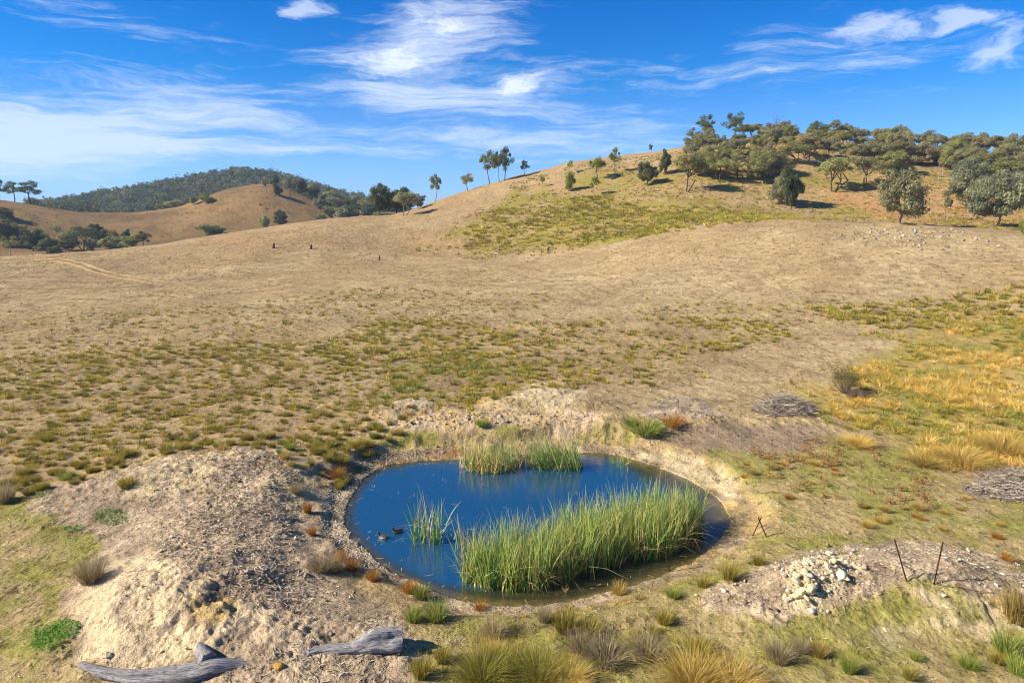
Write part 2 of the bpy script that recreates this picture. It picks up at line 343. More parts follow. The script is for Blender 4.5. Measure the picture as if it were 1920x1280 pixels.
def b_water(t, n, l, b, o):
    b.inputs['Roughness'].default_value = 0.03; b.inputs['IOR'].default_value = 2.2; b.inputs['Specular IOR Level'].default_value = 0.7
    a = n.new('ShaderNodeAttribute'); a.attribute_name = 'depth'
    g = n.new('ShaderNodeNewGeometry')
    r = ramp(n, [(0.0, lin(104, 90, 56)), (0.2, lin(54, 62, 48)), (0.42, lin(24, 66, 92))]); l.new(a.outputs['Fac'], r.inputs[0]); l.new(r.outputs[0], b.inputs['Base Color'])
    nn = vec_noise(n, l, g.outputs['Position'], 5.0, 3, 0.5, (1, 2.2, 1)); n2 = vec_noise(n, l, g.outputs['Position'], 0.8, 2, 0.5)
    mm = n.new('ShaderNodeMath'); mm.operation = 'MULTIPLY_ADD'; l.new(n2.outputs['Fac'], mm.inputs[0]); mm.inputs[1].default_value = 1.5; l.new(nn.outputs['Fac'], mm.inputs[2])
    bp = n.new('ShaderNodeBump'); bp.inputs['Strength'].default_value = 0.35; bp.inputs['Distance'].default_value = 0.02; l.new(mm.outputs[0], bp.inputs['Height']); l.new(bp.outputs[0], b.inputs['Normal'])
    tr = n.new('ShaderNodeBsdfTransparent'); tr.inputs[0].default_value = (0.75, 0.78, 0.6, 1); mx = n.new('ShaderNodeMixShader')
    l.new(maprange(n, l, a.outputs['Fac'], 0.0, 0.42, 0.35, 1.0), mx.inputs[0]); l.new(tr.outputs[0], mx.inputs[1]); l.new(b.outputs[0], mx.inputs[2]); l.new(mx.outputs[0], o.inputs[0])
M_water = mat('pond_water', b_water)

# ------------------------------------------------------------------ mesh / object helpers
def make_mesh(name, v, f, m=None, col=None, smooth=False, uv=None):
    v = np.ascontiguousarray(v, np.float32).reshape(-1, 3); f = np.asarray(f, np.int32); k = f.shape[1]
    me = bpy.data.meshes.new(name); me.vertices.add(len(v)); me.vertices.foreach_set('co', v.ravel())
    me.loops.add(f.size); me.loops.foreach_set('vertex_index', f.ravel()); me.polygons.add(len(f))
    me.polygons.foreach_set('loop_start', np.arange(0, f.size, k, dtype=np.int32))
    if col is not None:
        a = me.attributes.new('col', 'FLOAT_COLOR', 'POINT'); c = np.ones((len(v), 4), np.float32); c[:, :3] = col; a.data.foreach_set('color', c.ravel())
    if uv is not None:
        u = me.uv_layers.new(name='UVMap'); u.data.foreach_set('uv', np.asarray(uv, np.float32)[f.ravel()].ravel())
    me.update(calc_edges=True)
    if smooth: me.polygons.foreach_set('use_smooth', np.ones(len(f), bool))
    if m: me.materials.append(m)
    return me
def link(name, data, parent=None, loc=None, rot=None, scale=None):
    o = bpy.data.objects.new(name, data); C.objects.link(o)
    if parent: o.parent = parent
    if loc is not None: o.location = loc
    if rot is not None: o.rotation_euler = rot
    if scale is not None: o.scale = scale
    return o
def tag(o, label=None, cat=None, group=None, kind=None):
    if label: o['label'] = label
    if cat: o['category'] = cat
    if group: o['group'] = group
    if kind: o['kind'] = kind
    return o

# ------------------------------------------------------------------ the land: colour regions
TAN = lin(190, 162, 114, .84); TAN2 = lin(164, 138, 98, .84); PALE = lin(208, 184, 138, .84); HILL = lin(184, 152, 106, .84)
GRN = lin(158, 148, 76, .84); GRN2 = lin(140, 142, 66, .84); MUD = lin(150, 130, 98, .84); PINK = lin(200, 174, 138, .92); CLAY = lin(224, 196, 150, .92); CLAYY = lin(208, 174, 112, .84)
RED = lin(190, 140, 92, .84); HGRN = lin(158, 142, 66, .84); GOLD = lin(190, 160, 92, .84); DIRT = lin(168, 144, 114, .84)
REG = [  # pixel outline, colour, colour 2, softness (m), ragged (m), noise wavelength, strength
    ([(0,700),(400,660),(640,690),(730,770),(640,830),(500,835),(250,880),(0,905)], TAN2, TAN, 4, 3, 3.0, .9),
    ([(700,640),(1000,600),(1450,610),(1300,690),(1100,740),(730,780)], TAN2, TAN, 4, 3, 3.0, .9),
    ([(720,680),(860,660),(1000,690),(980,715),(740,745)], TAN2, GRN, 2, 1.5, 1.5, .8),
    ([(1560,580),(1920,545),(2100,560),(2100,600),(1920,605),(1700,645),(1600,620)], TAN2, TAN, 3, 3, 3, .9),
    ([(780,468),(860,425),(930,380),(1010,335),(1180,318),(1300,340),(1400,380),(1540,402),(1590,412),(1420,416),(1280,432),(1180,445),(1050,472)], HILL, HGRN, 5, 5, 6, .85),
    ([(1040,420),(1150,370),(1240,400),(1560,402),(1580,412),(1280,430),(1060,468),(900,462)], HGRN, HILL, 4, 5, 5, .7),
    ([(1500,300),(1760,330),(1900,350),(1900,420),(1750,415),(1600,410),(1460,380),(1300,350),(1280,300)], HILL, HGRN, 6, 5, 7, .8),
    ([(1580,340),(1800,345),(1960,370),(1960,432),(1850,430),(1640,405),(1500,360)], RED, HILL, 5, 5, 6, .7),
    ([(1490,745),(1600,690),(1680,640),(1800,600),(1920,590),(2300,600),(2300,900),(1920,900),(1700,850),(1600,800)], GOLD, GRN, 3, 2, 3, .9),
    ([(1300,830),(1500,800),(1700,850),(2300,900),(2300,1290),(900,1400),(700,1290),(790,1150),(1000,1150),(1200,1110),(1340,1040),(1400,980),(1390,930)], GRN, TAN, 1.2, 1.0, 1.8, .8),
    ([(520,835),(700,815),(900,800),(1150,800),(1260,815),(1150,822),(900,822),(740,842),(600,865)], GRN, TAN, .8, .7, 1.5, 1),
    ([(-300,880),(60,930),(180,960),(230,1000),(140,1080),(100,1120),(140,1210),(230,1300),(-300,1400)], GRN, TAN, .8, .7, 1.2, .9),
    ([(600,850),(740,835),(1150,825),(1300,860),(1400,930),(1420,990),(1340,1050),(1200,1110),(980,1152),(800,1130),(690,1075),(620,1010),(600,930)], MUD, PINK, .6, .5, .8, .9),
    ([(1160,840),(1290,850),(1370,900),(1390,940),(1340,925),(1260,880)], PALE, PINK, .5, .4, 1, .8),
    ([(1340,940),(1420,950),(1470,965),(1465,1000),(1380,1000),(1330,1045),(1240,1085),(1310,1040)], CLAYY, MUD, .5, .3, .6, .8),
    ([(860,838),(1000,845),(760,868),(700,880),(690,862),(760,842)], lin(170,125,72,.84), MUD, .5, .4, .7, .9),
    ([(40,935),(330,855),(480,840),(600,860),(610,950),(600,1050),(700,1110),(750,1170),(790,1250),(760,1400),(230,1400),(140,1210),(130,1100),(230,1010),(60,965)], PINK, DIRT, .6, .6, .9, .95),
    ([(320,865),(440,845),(400,900),(300,930),(200,940)], PALE, PINK, .5, .5, .9, .7),
    ([(480,900),(560,860),(590,900),(560,960),(500,980)], PALE, PINK, .6, .5, .9, .6),
    ([(130,1095),(260,1050),(330,1040),(370,1100),(460,1130),(440,1190),(400,1230),(300,1280),(220,1270),(150,1180)], CLAY, PINK, .4, .5, .6, .9),
    ([(370,1110),(450,1120),(410,1170),(340,1160)], CLAYY, DIRT, .3, .3, .5, .9),
    ([(1310,1120),(1400,1080),(1480,1040),(1560,1020),(1780,1012),(1960,1080),(1960,1130),(1800,1110),(1690,1085),(1600,1130),(1480,1165),(1340,1160)], PINK, DIRT, .4, .4, .7, .9),
    ([(1450,1140),(1470,1080),(1520,1040),(1600,1035),(1620,1070),(1560,1125),(1500,1160)], lin(214, 190, 146, .86), PINK, .3, .3, .6, .6),
    ([(1690,1090),(1760,1090),(1820,1120),(1930,1180),(1900,1210),(1800,1190),(1660,1230),(1640,1180),(1740,1150)], CLAY, GRN, .4, .5, .8, .85),
    ([(920,745),(980,722),(1040,712),(1110,735),(1080,765),(980,760)], lin(206,184,140,.84), PINK, .5, .5, 1, .8),
    ([(730,758),(770,742),(820,752),(800,768)], lin(200,178,142,.84), PINK, .5, .3, 1, .8),
    ([(660,790),(760,770),(960,765),(1140,770),(1160,792),(1000,800),(800,806),(680,806)], PINK, CLAYY, .6, .6, .8, .7),
    ([(1180,770),(1260,740),(1340,755),(1350,785),(1240,800)], lin(150,130,108,.84), PINK, .6, .6, .9, .8),
    ([(1340,790),(1500,790),(1560,820),(1480,850),(1340,850),(1250,840)], lin(158,134,104,.84), DIRT, 1, .8, 1.5, .7),
    ([(1800,910),(1880,870),(2000,860),(2000,940),(1860,940)], lin(164,142,118,.84), PINK, .5, .5, .8, .8),
]
REGW = [(smooth_closed(wpoly(p), 1), c1, c2, s, rg, wlv, st) for p, c1, c2, s, rg, wlv, st in REG]
def land_colour(x, y):
    d = np.hypot(x, y); n = lambda w, s, o=3: sst(fbm(x, y, w, o, s), -0.45, 0.45)[:, None]
    far = sst(d, 80, 150)[:, None]
    c = TAN * (1 - far) + HILL * far
    c = c + (PALE - c) * n(9, 101) * 0.5
    c = c + (lin(150, 124, 88, .84) - c) * sst(fbm(x, y, 1.6, 4, 108, .65), .05, .4)[:, None] * .6
    c = c + (TAN2 - c) * n(3.2, 102) * 0.5
    f2 = sst(d, 90, 200)[:, None]
    c = c + (HILL * np.array([0.86, 0.82, 0.8]) - c) * n(22, 104) * 0.45 * f2
    hz_ = base_h(x, y); tl = np.abs(((hz_ / .42 + 1.6 * fbm(x, y, 14, 3, 109)) % 1) - .5); lm = sst(d, 60, 85) * (1 - sst(d, 420, 470)) * sst(fbm(x, y, 9, 3, 110), -.25, .35)
    c = c * (1 - .26 * lm * (1 - sst(tl, .03, .12)))[:, None]
    vf = sst(d, 240, 320)[:, None]; c = c * (1 - vf) + vf * (lin(166, 132, 84, .76) + (lin(122, 98, 62, .76) - lin(166, 132, 84, .76)) * n(30, 105) * .7) * (1 - .3 * n(7, 106) * n(2.5, 107))
    ff = sst(d, 470, 520)[:, None]; c = c * (1 - ff) + ff * lin(120, 112, 76, .8)
    for p, c1, c2, s, rg, wlv, st in REGW:
        sd = poly_sd_box(x, y, p, s * 3 + rg * 2); k = sd < s + rg * 1.2
        if not k.any(): continue
        xk, yk = x[k], y[k]
        m = 1 - sst(sd[k] + rg * 1.3 * fbm(xk, yk, rg * 2.2, 3, 77), -s * .5, s * .5)
        nn = sst(fbm(xk, yk, wlv, 4, 78 + len(p), .6), -0.35, 0.35) * st
        cc = c1 + (c2 - c1) * nn[:, None]
        c[k] = c[k] + (cc - c[k]) * m[:, None]
    # small stones, clods and litter showing as light and dark flecks
    fl = fbm(x, y, 0.22, 2, 91); c = c * (1 + 0.16 * fl)[:, None]
    return np.clip(c, 0, 1)
af = np.linspace(R(-43), R(43), 940); ac = np.linspace(R(43), R(317), 70)[1:-1]
az_all = np.concatenate([af, ac])
rd = np.concatenate([[0.02, 4, 8], np.geomspace(12, 62, 700), np.geomspace(62, 300, 400)[1:], np.geomspace(300, 900, 120)[1:], np.geomspace(900, 2400, 16)[1:]])
A_, D_ = np.meshgrid(az_all, rd); gx = (D_ * np.sin(A_)).ravel(); gy = (D_ * np.cos(A_)).ravel()
gz = height(gx, gy)
na, nr = len(az_all), len(rd)
ii, jj = np.meshgrid(np.arange(nr - 1), np.arange(na), indexing='ij'); j2 = (jj + 1) % na
F = np.stack([ii * na + jj, ii * na + j2, (ii + 1) * na + j2, (ii + 1) * na + jj], -1).reshape(-1, 4)[:, ::-1]
me = make_mesh('ground', np.stack([gx, gy, gz], -1), F, M_ground, land_colour(gx, gy), smooth=True)
tag(link('ground', me), kind='structure', label='dry tan paddock and grazed hills around the pond', cat='ground')

# track over the left shoulder of the field
tp = [hit(a, b) for a, b in [(-60,486),(0,484.5),(60,486),(105,488),(150,497),(190,511),(240,521),(300,531),(380,543),(450,552)]]
tp = np.array(tp)[:, :2]; seg = np.r_[0, np.cumsum(np.hypot(*np.diff(tp, axis=0).T))]; ts = np.linspace(0, seg[-1], 500)
cx = gsm(np.interp(ts, seg, tp[:, 0]), 9); cy = gsm(np.interp(ts, seg, tp[:, 1]), 9)
tx, ty = np.gradient(cx), np.gradient(cy); ln = np.hypot(tx, ty); nx, ny = -ty / ln, tx / ln
for side in (-1, 1):
    ws = np.linspace(-0.36, 0.36, 5); wob = 1 + 0.3 * fbm(ts, ts * 0 + side, 4, 3, 3); fade = 1 - 0.97 * sst(ts, seg[-1] * .5, seg[-1])
    V = []
    for w in ws:
        qx = cx + nx * (side * 0.85 + w * wob * fade); qy = cy + ny * (side * 0.85 + w * wob * fade); V.append(np.stack([qx, qy, height(qx, qy) + 0.035], -1))
    V = np.stack(V, 1); n_ = len(ts); i_, j_ = np.meshgrid(np.arange(n_ - 1), np.arange(4), indexing='ij')
    F = np.stack([i_ * 5 + j_, i_ * 5 + j_ + 1, (i_ + 1) * 5 + j_ + 1, (i_ + 1) * 5 + j_], -1).reshape(-1, 4)
    tcol = np.tile(lin(214, 176, 122, .88), (n_ * 5, 1)) * (1 + .15 * rng.standard_normal((n_ * 5, 1)).clip(-1, 1))
    tag(link('dirt_track', make_mesh('dirt_track', V, F[:, ::-1], M_ground, tcol, smooth=True)), kind='structure', label='pale worn wheel track crossing the left shoulder of the field', cat='track')

# water
wx = np.linspace(POND[:, 0].min() - .6, POND[:, 0].max() + .6, 170); wy = np.linspace(POND[:, 1].min() - .6, POND[:, 1].max() + .6, 170)
X_, Y_ = np.meshgrid(wx, wy); sd = poly_sd(X_.ravel(), Y_.ravel(), POND)
i_, j_ = np.meshgrid(np.arange(169), np.arange(169), indexing='ij'); F = np.stack([i_ * 170 + j_, i_ * 170 + j_ + 1, (i_ + 1) * 170 + j_ + 1, (i_ + 1) * 170 + j_], -1).reshape(-1, 4)
F = F[(sd[F] < 0.7).all(1)]
me = make_mesh('pond_water', np.stack([X_.ravel(), Y_.ravel(), np.zeros(X_.size)], -1), F, M_water, smooth=True)
at = me.attributes.new('depth', 'FLOAT', 'POINT'); at.data.foreach_set('value', np.clip(-sd * (.8 - .62 * sst(X_.ravel() - .6 * (Y_.ravel() - 24), -2, 3)), 0, 1.3).astype(np.float32))
tag(link('pond_water', me), kind='structure', label='still blue pond water', cat='water')

# ------------------------------------------------------------------ blades
def blades(base, h, w, azm, lean, curve, col, nseg=2, tip=None, droop=0.35):
    """base (n,3); returns verts, faces, colours"""
    n = len(base); dx, dy = np.sin(azm), np.cos(azm); fa = azm + rng.uniform(-1.6, 1.6, n); sx, sy = np.cos(fa), -np.sin(fa)
    V = []; Cc = []
    for k in range(nseg + 1):
        t = k / nseg; off = h * (lean * t + curve * t * t); z = h * (t - droop * curve * t ** 2.5); ww = w * (1 - 0.9 * t ** 1.6) * .5
        px, py, pz = base[:, 0] + dx * off, base[:, 1] + dy * off, base[:, 2] + z
        V.append(np.stack([px - sx * ww, py - sy * ww, pz], -1)); V.append(np.stack([px + sx * ww, py + sy * ww, pz], -1))
        cc = col if tip is None else col + (tip - col) * (t ** 1.4)
        Cc += [cc, cc]
    m = 2 * (nseg + 1); V = np.stack(V, 1).reshape(-1, 3); Cc = np.stack(Cc, 1).reshape(-1, 3)
    o = (np.arange(n) * m)[:, None]; F = np.concatenate([o + np.array([[2 * k, 2 * k + 1, 2 * k + 3, 2 * k + 2]]) for k in range(nseg)], 0)
    return V, F, Cc
def merge(parts):
    V = []; F = []; Cc = []; o = 0
    for v, f, c in parts: V.append(v); F.append(f + o); Cc.append(c); o += len(v)
    return np.concatenate(V), np.concatenate(F), np.concatenate(Cc)
def pal(cols, n, jit=0.12):
    cols = np.array(cols); return cols[rng.integers(0, len(cols), n)] * (1 + jit * rng.standard_normal((n, 1))).clip(.6, 1.4)
OL = [lin(156, 146, 44, .9), lin(186, 168, 62, .95), lin(118, 118, 40, .85), lin(136, 130, 44, .9), lin(196, 172, 84, .9)]
GR = [lin(146, 156, 62, .9), lin(166, 166, 74, .9), lin(184, 174, 92, .9)]
STRAW = [lin(206, 172, 104, .8), lin(190, 152, 86, .8), lin(214, 184, 124, .8)]
ORNG = [lin(206, 136, 56, .8), lin(190, 120, 44, .8), lin(196, 158, 72, .8)]
GOLDC = [lin(226, 188, 96, .97), lin(204, 170, 74, .95), lin(184, 164, 70, .95), lin(232, 200, 120, .97)]
GREY = [lin(178, 158, 128, .9), lin(196, 174, 142, .9), lin(146, 132, 102, .9)]
HILLC = [lin(184, 172, 58, .95), lin(164, 156, 50, .95), lin(208, 190, 88, .95), lin(132, 128, 46, .9)]
LUSH = [lin(96, 150, 46, .9), lin(118, 166, 58, .9), lin(84, 130, 44, .9)]
def tuss(pos, rad, hgt, nb, cols, w=0.02, nseg=2, lean=0.55, tips=None, spread_col=True):
    """many tussocks at once; pos (n,3), rad/hgt (n,)"""
    n = len(pos); idx = np.repeat(np.arange(n), nb); m = len(idx)
    a = rng.uniform(0, 2 * math.pi, m); r = np.sqrt(rng.uniform(0, 1, m)) * 0.55 * rad[idx]
    base = pos[idx].copy(); base[:, 0] += np.sin(a) * r; base[:, 1] += np.cos(a) * r; base[:, 2] -= 0.02
    h = hgt[idx] * rng.uniform(0.55, 1.1, m); c = cols[idx] * (1 + 0.16 * rng.standard_normal((m, 1))).clip(.5, 1.5)
    le = lean * (0.25 + r / (rad[idx] * .55 + 1e-6)) * rng.uniform(.3, 1.2, m)
    tp = None
    if tips is not None: tp = tips[rng.integers(0, len(tips), m)] * (1 + .1 * rng.standard_normal((m, 1))); tp = c + (tp - c) * rng.uniform(0, .6, (m, 1))
    return blades(base, h, w * (rad[idx] * 0 + 1) * rng.uniform(.6, 1.3, m), a + rng.normal(0, .4, m), le * .5, le * .9, c, nseg, tp, .55)
def scatter(poly, dens, seed=0, clump=0.0, wlv=4.0, edge=1.0, dfar=None):
    poly = np.asarray(poly); lo, hi = poly.min(0), poly.max(0); n = int((hi - lo).prod() * dens)
    g = np.random.default_rng(seed); p = g.uniform(lo, hi, (n, 2)); sd = poly_sd(p[:, 0], p[:, 1], poly)
    a = np.arctan2(p[:, 0], p[:, 1]); d = np.hypot(p[:, 0], p[:, 1])
    k = (sd + edge * 1.2 * fbm(p[:, 0], p[:, 1], max(edge * 2, .5), 3, seed + 5) < 0) & (np.abs(a) < R(41)) & (d > 13)
    if clump: k &= g.uniform(0, 1, n) < sst(fbm(p[:, 0], p[:, 1], wlv, 3, seed + 9), -clump, clump * .6)
    k &= poly_sd_box(p[:, 0], p[:, 1], POND, 1) > 0.35
    p = p[k]; return np.column_stack([p, height(p[:, 0], p[:, 1])])

# ------------------------------------------------------------------ grass tussocks
def add_stuff(name, V, F, Cc, m, label, cat):
    return tag(link(name, make_mesh(name, V, F, m, Cc)), label, cat, kind='stuff')
def fan(dists): return [CAM_H * 0 + d for d in dists]
# prototypes for the individuals (unit size: radius 1, height 1 -> scaled)
def proto_tuss(name, cols, nb, tips=None, w=0.045, lean=0.6, seed=0):
    c = np.array(cols); p = np.zeros((1, 3)); vs = []
    for q in range(len(cols)):
        vs.append(tuss(p, np.ones(1) * .9, np.ones(1), nb // len(cols), c[q:q + 1], w, 3, lean, tips))
    v, f, cc = merge(vs); return make_mesh(name, v, f, M_grass, cc)
PT = {
 'olive': [proto_tuss('grass_tussock', OL, 420, np.array(STRAW), w=.03) for _ in range(3)],
 'green': [proto_tuss('grass_tussock', GR + LUSH[:1], 420, np.array(STRAW[:1] + GR), w=.03) for _ in range(2)],
 'orange': [proto_tuss('grass_tussock', ORNG, 360, np.array(ORNG[:1] + STRAW), w=.028) for _ in range(2)],
 'straw': [proto_tuss('grass_tussock', STRAW + OL[:2], 440, np.array(STRAW), w=.026) for _ in range(2)],
 'grey': [proto_tuss('grass_tussock', GREY + OL[:1], 640, np.array(GREY + STRAW[:1]), w=.02) for _ in range(2)],
 'big': [proto_tuss('grass_tussock', [lin(120, 128, 44, .8), lin(150, 146, 56, .8), lin(172, 154, 72, .8), lin(128, 120, 44, .8)], 1300, np.array(STRAW + GR), w=.018, lean=.8) for _ in range(2)],
 'gold': [proto_tuss('grass_tussock', GOLDC, 1100, np.array(STRAW), w=.019, lean=.8) for _ in range(2)],
}
LBL = {'olive': 'olive green', 'green': 'bright green', 'orange': 'orange-tipped', 'straw': 'straw coloured', 'grey': 'grey-brown', 'big': 'large lush olive', 'gold': 'golden'}
def tussock(kind, px, py, wpx, hpx, label, group=None, dn=None):
    x, y, z = hit(px, py, dmax=dn); sc = math.hypot(math.hypot(x, y), CAM_H - z) / FPX
    hpx *= .62 if kind in ('big', 'gold') else .85
    o = link('grass_tussock', PT[kind][rng.integers(0, len(PT[kind]))], None, (x, y, z - .02), (0, 0, rng.uniform(0, 6.28)), (wpx * sc * .5, wpx * sc * .5, hpx * sc * 1.12))
    return tag(o, label, 'grass tussock', group)
# ones the photo singles out
SINGLE = [
 ('grey',172,1088,58,48,'dark shaggy tussock alone on the yellow clay bank at lower left'),
 ('olive',238,913,36,24,'small olive tussock on the crest of the left spoil mound'),
 ('orange',577,962,22,30,'orange tuft on the slope just left of the pond, the upper one'),
 ('orange',585,1003,24,22,'orange tuft on the slope just left of the pond, the lower one'),
 ('orange',660,1068,36,30,'rusty orange tuft on the gravel rim left of the pond'),
 ('orange',700,1088,34,28,'rusty orange tuft at the right end of the orange row by the rim'),
 ('orange',640,1050,30,26,'orange tuft nearest the gravel at the start of the rim row'),
 ('orange',768,1112,40,34,'tall orange tuft at the bottom left rim of the pond'),
 ('green',790,1120,40,30,'yellow-green tuft just right of the tall orange one at the rim'),
 ('green',775,1162,44,34,'green tuft left of the pair below the pond rim'),
 ('green',818,1160,56,44,'bright green-gold tussock right of the pair below the pond rim'),
 ('orange',900,1142,34,20,'small pinkish orange tuft on the gravel at the bottom shore'),
 ('grey',925,1192,56,40,'grey-brown tussock in the turf below the pond'),
 ('grey',1020,1165,36,36,'dark brown tussock on the turf at the head of the row below the pond'),
 ('olive',1060,1182,60,50,'olive tussock in the middle of the row below the pond'),
 ('olive',1105,1190,60,36,'low olive tussock to the right in the row below the pond'),
 ('grey',1090,1216,70,40,'straggly grey tussock in the second row below the pond'),
 ('grey',1135,1240,100,44,'wide grey-brown tussock behind the lush bottom clump'),
 ('grey',1215,1232,84,44,'wide grey-brown tussock to the right of its twin'),
 ('olive',1245,1168,40,34,'upright olive tussock between pond and right mound'),
 ('olive',1222,1187,22,22,'tiny olive tuft left of the small upright one'),
 ('olive',1228,1200,20,26,'small upright olive tuft on bare turf'),
 ('green',1262,1117,34,22,'small green tuft on the bottom right pond shore'),
 ('straw',1160,1112,40,26,'pale straw tuft at the water edge right of the reeds'),
 ('olive',1368,1085,40,44,'tall rush-like tussock left of the rubble on the right'),
 ('olive',1422,1058,30,22,'short olive tuft behind the pale rubble'),
 ('olive',1318,1098,30,22,'short olive tuft by the left end of the rubble'),
 ('olive',1312,1222,62,34,'round olive tussock in open turf at lower right'),
 ('green',1592,1258,36,36,'bright lime tuft near the bottom edge, the left of three'),
 ('green',1716,1237,28,16,'low lime tuft on the turf below the bare yellow patch'),
 ('green',1815,1250,40,24,'dark green tuft right of the bare yellow patch'),
 ('olive',1705,1272,30,24,'lime tuft cut by the bottom edge'),
 ('green',1885,1225,50,44,'vivid green-yellow tussock at the lower right corner'),
 ('green',1908,1262,40,36,'lime tussock in the lower right corner below its larger twin'),
 ('straw',1905,1160,60,64,'tall straw and olive tussock at the right edge beside the yellow clay'),
 ('olive',1870,1240,30,22,'small olive tuft between the corner tussocks'),
 ('grey',1460,1236,60,40,'straggly grey tussock in the turf at lower right'),
 ('straw',1535,1226,40,28,'faded straw tuft in the turf at lower right'),
 ('grey',1500,1218,40,26,'brown dry tuft beside the dead thistle at lower right'),
 ('olive',790,1268,50,44,'olive tuft just right of the log end at the bottom'),
 ('olive',830,1240,40,34,'small dark tuft above the bottom clumps'),
 ('green',1210,812,90,30,'green rush clump behind the right end of the back bank'),
 ('orange',1262,800,60,26,'orange brown rush clump beyond the right end of the back bank'),
 ('green',1185,795,40,18,'small green rush clump at the back bank'),
 ('green',905,800,34,20,'dark green bush-like tuft in the orange rubble'),
 ('grey',600,1068,60,30,'grey shaggy tussock on the slope left of the pond'),
 ('grey',628,1072,44,34,'pale grey tussock next to the rusty orange row'),
 ('grey',556,925,34,22,'dark tuft on the inner slope of the left mound'),
 ('olive',640,870,40,26,'dark olive tuft at the upper left corner of the pond bank'),
 ('orange',632,895,40,24,'brown orange tuft on the upper left pond bank'),
 ('olive',690,838,30,18,'small olive tuft above the upper left bank'),
 ('green',1780,835,46,14,'bright green low tuft in the golden grass'),
 ('gold',1610,835,60,26,'rounded golden clump at the edge of the bare ground'),
 ('gold',1735,870,70,30,'green-gold clump at the lower edge of the golden grass'),
 ('gold',1800,868,90,40,'broad golden clump left of the pale brush litter'),
 ('gold',1885,850,90,50,'broad golden clump at the right edge above the brush litter'),
 ('big',905,1278,110,84,'lush green clump left of the biggest at the bottom edge'),
 ('big',960,1262,110,64,'lush clump with dark top right of centre at the bottom edge'),
 ('big',1010,1280,110,80,'lush green-gold clump at the centre bottom edge'),
 ('gold',930,1245,90,50,'golden fringe clump behind the lush bottom clumps'),
 ('gold',1060,1290,90,60,'golden clump right of the lush bottom clumps'),
 ('gold',1300,1285,130,70,'broad golden green clump at the bottom edge right of centre'),
 ('gold',1370,1290,110,64,'second broad golden clump at the bottom edge right of centre'),
 ('grey',10,940,40,40,'dark tuft cut by the left edge'),
]
for k, px, py, w_, h_, lb in SINGLE: tussock(k, px, py, w_, h_, lb)
# countable ones of the paddock left of the pond and the turf: nearest as individuals
left_poly = wpoly([(-250,680),(300,655),(500,635),(680,670),(780,765),(690,838),(520,852),(340,874),(120,918),(-250,960)])
mid_poly = wpoly([(640,620),(1000,590),(1500,600),(1600,640),(1350,700),(1100,735),(700,790)])
p = scatter(left_poly, 2.7, 11, 1.1, 4, 3.5); q = p[np.argsort(np.hypot(p[:, 0], p[:, 1]))]
near_l, rest_l = q[:170], q[170:]
for x, y, z in near_l:
    s = rng.uniform(.17, .36); k = 'olive' if rng.uniform() < .8 else ('straw' if rng.uniform() < .5 else 'green')
    tag(link('grass_tussock', PT[k][rng.integers(0, len(PT[k]))], None, (x, y, z - .02), (0, 0, rng.uniform(0, 6.28)), (s, s, s * rng.uniform(1.2, 1.7))),
        LBL[k] + ' tussock scattered on the tan paddock left of the pond', 'grass tussock', LBL[k] + ' tussocks in the left paddock')
turf = wpoly([(1340,870),(1500,860),(1750,900),(1920,960),(1990,1000),(1920,1060),(1700,1005),(1500,1000),(1430,960)])
p = scatter(turf, 1.3, 12, .6, 2, .8)[:70]
for x, y, z in p:
    s = rng.uniform(.14, .32); k = ('gold', 'straw', 'orange')[rng.integers(0, 3)]
    tag(link('grass_tussock', PT[k][rng.integers(0, len(PT[k]))], None, (x, y, z - .02), (0, 0, rng.uniform(0, 6.28)), (s, s, s * rng.uniform(.9, 1.3))),
        LBL[k] + ' dry tuft in the weedy turf right of the pond', 'grass tussock', LBL[k] + ' tufts right of the pond')
# the rest: past counting
def fill(p, rad, hgt, nb, cols, w, lean=.6, tips=None, nseg=1):
    n = len(p); s = rng.uniform(.6, 1.3, n); return tuss(p, rad * s, hgt * s * rng.uniform(.8, 1.2, n), nb, pal(cols, n), w, nseg, lean, tips)
ST = np.array(STRAW)
parts = [fill(rest_l, .25, .30, 80, OL, .03, tips=ST)]
p2 = scatter(left_poly, 6, 13, 1.0, 3, 5); parts.append(fill(p2, .16, .15, 14, OL + GREY + STRAW, .04, tips=ST))
p2 = scatter(mid_poly, 2.2, 14, .5, 6, 7); parts.append(fill(p2, .27, .34, 44, OL + HILLC, .055, tips=ST))
p2 = scatter(mid_poly, 3.4, 15, .8, 4, 5); parts.append(fill(p2, .18, .16, 10, GREY + OL + STRAW, .05, tips=ST))
p2 = scatter(wpoly([(720,685),(860,662),(1000,688),(980,715),(740,748)]), 4.0, 16, .4, 2.5, 2); parts.append(fill(p2, .34, .36, 34, GR[:1] + LUSH[1:2] + OL, .05, tips=ST))
p2 = scatter(wpoly([(730,715),(800,710),(820,735),(740,745)]), 3.0, 17, 0, 3, 1); parts.append(fill(p2, .34, .4, 34, GR + OL[:1], .05, tips=ST))
p2 = scatter(wpoly([(1560,575),(1920,540),(2100,550),(2100,600),(1920,605),(1700,640),(1600,622)]), 2.2, 18, .7, 6, 9); parts.append(fill(p2, .42, .42, 40, HILLC + OL, .08, tips=ST))
p2 = scatter(wpoly([(1600,625),(1690,620),(1700,642),(1650,645)]), 3, 19, 0, 4, 1); parts.append(fill(p2, .34, .34, 20, HILLC, .07, tips=ST))
p2 = scatter(wpoly([(-100,580),(400,570),(700,540),(1100,560),(1500,560),(1920,530),(1920,600),(1500,600),(1000,600),(640,630),(400,670),(-100,705)]), .45, 119, .5, 9, 8); parts.append(fill(p2, .3, .32, 34, OL, .05, tips=ST))
V, F, Cc = merge(parts); add_stuff('tussock_grass', V, F, Cc, M_grass, 'countless small olive grass tussocks over the middle paddock', 'grass')
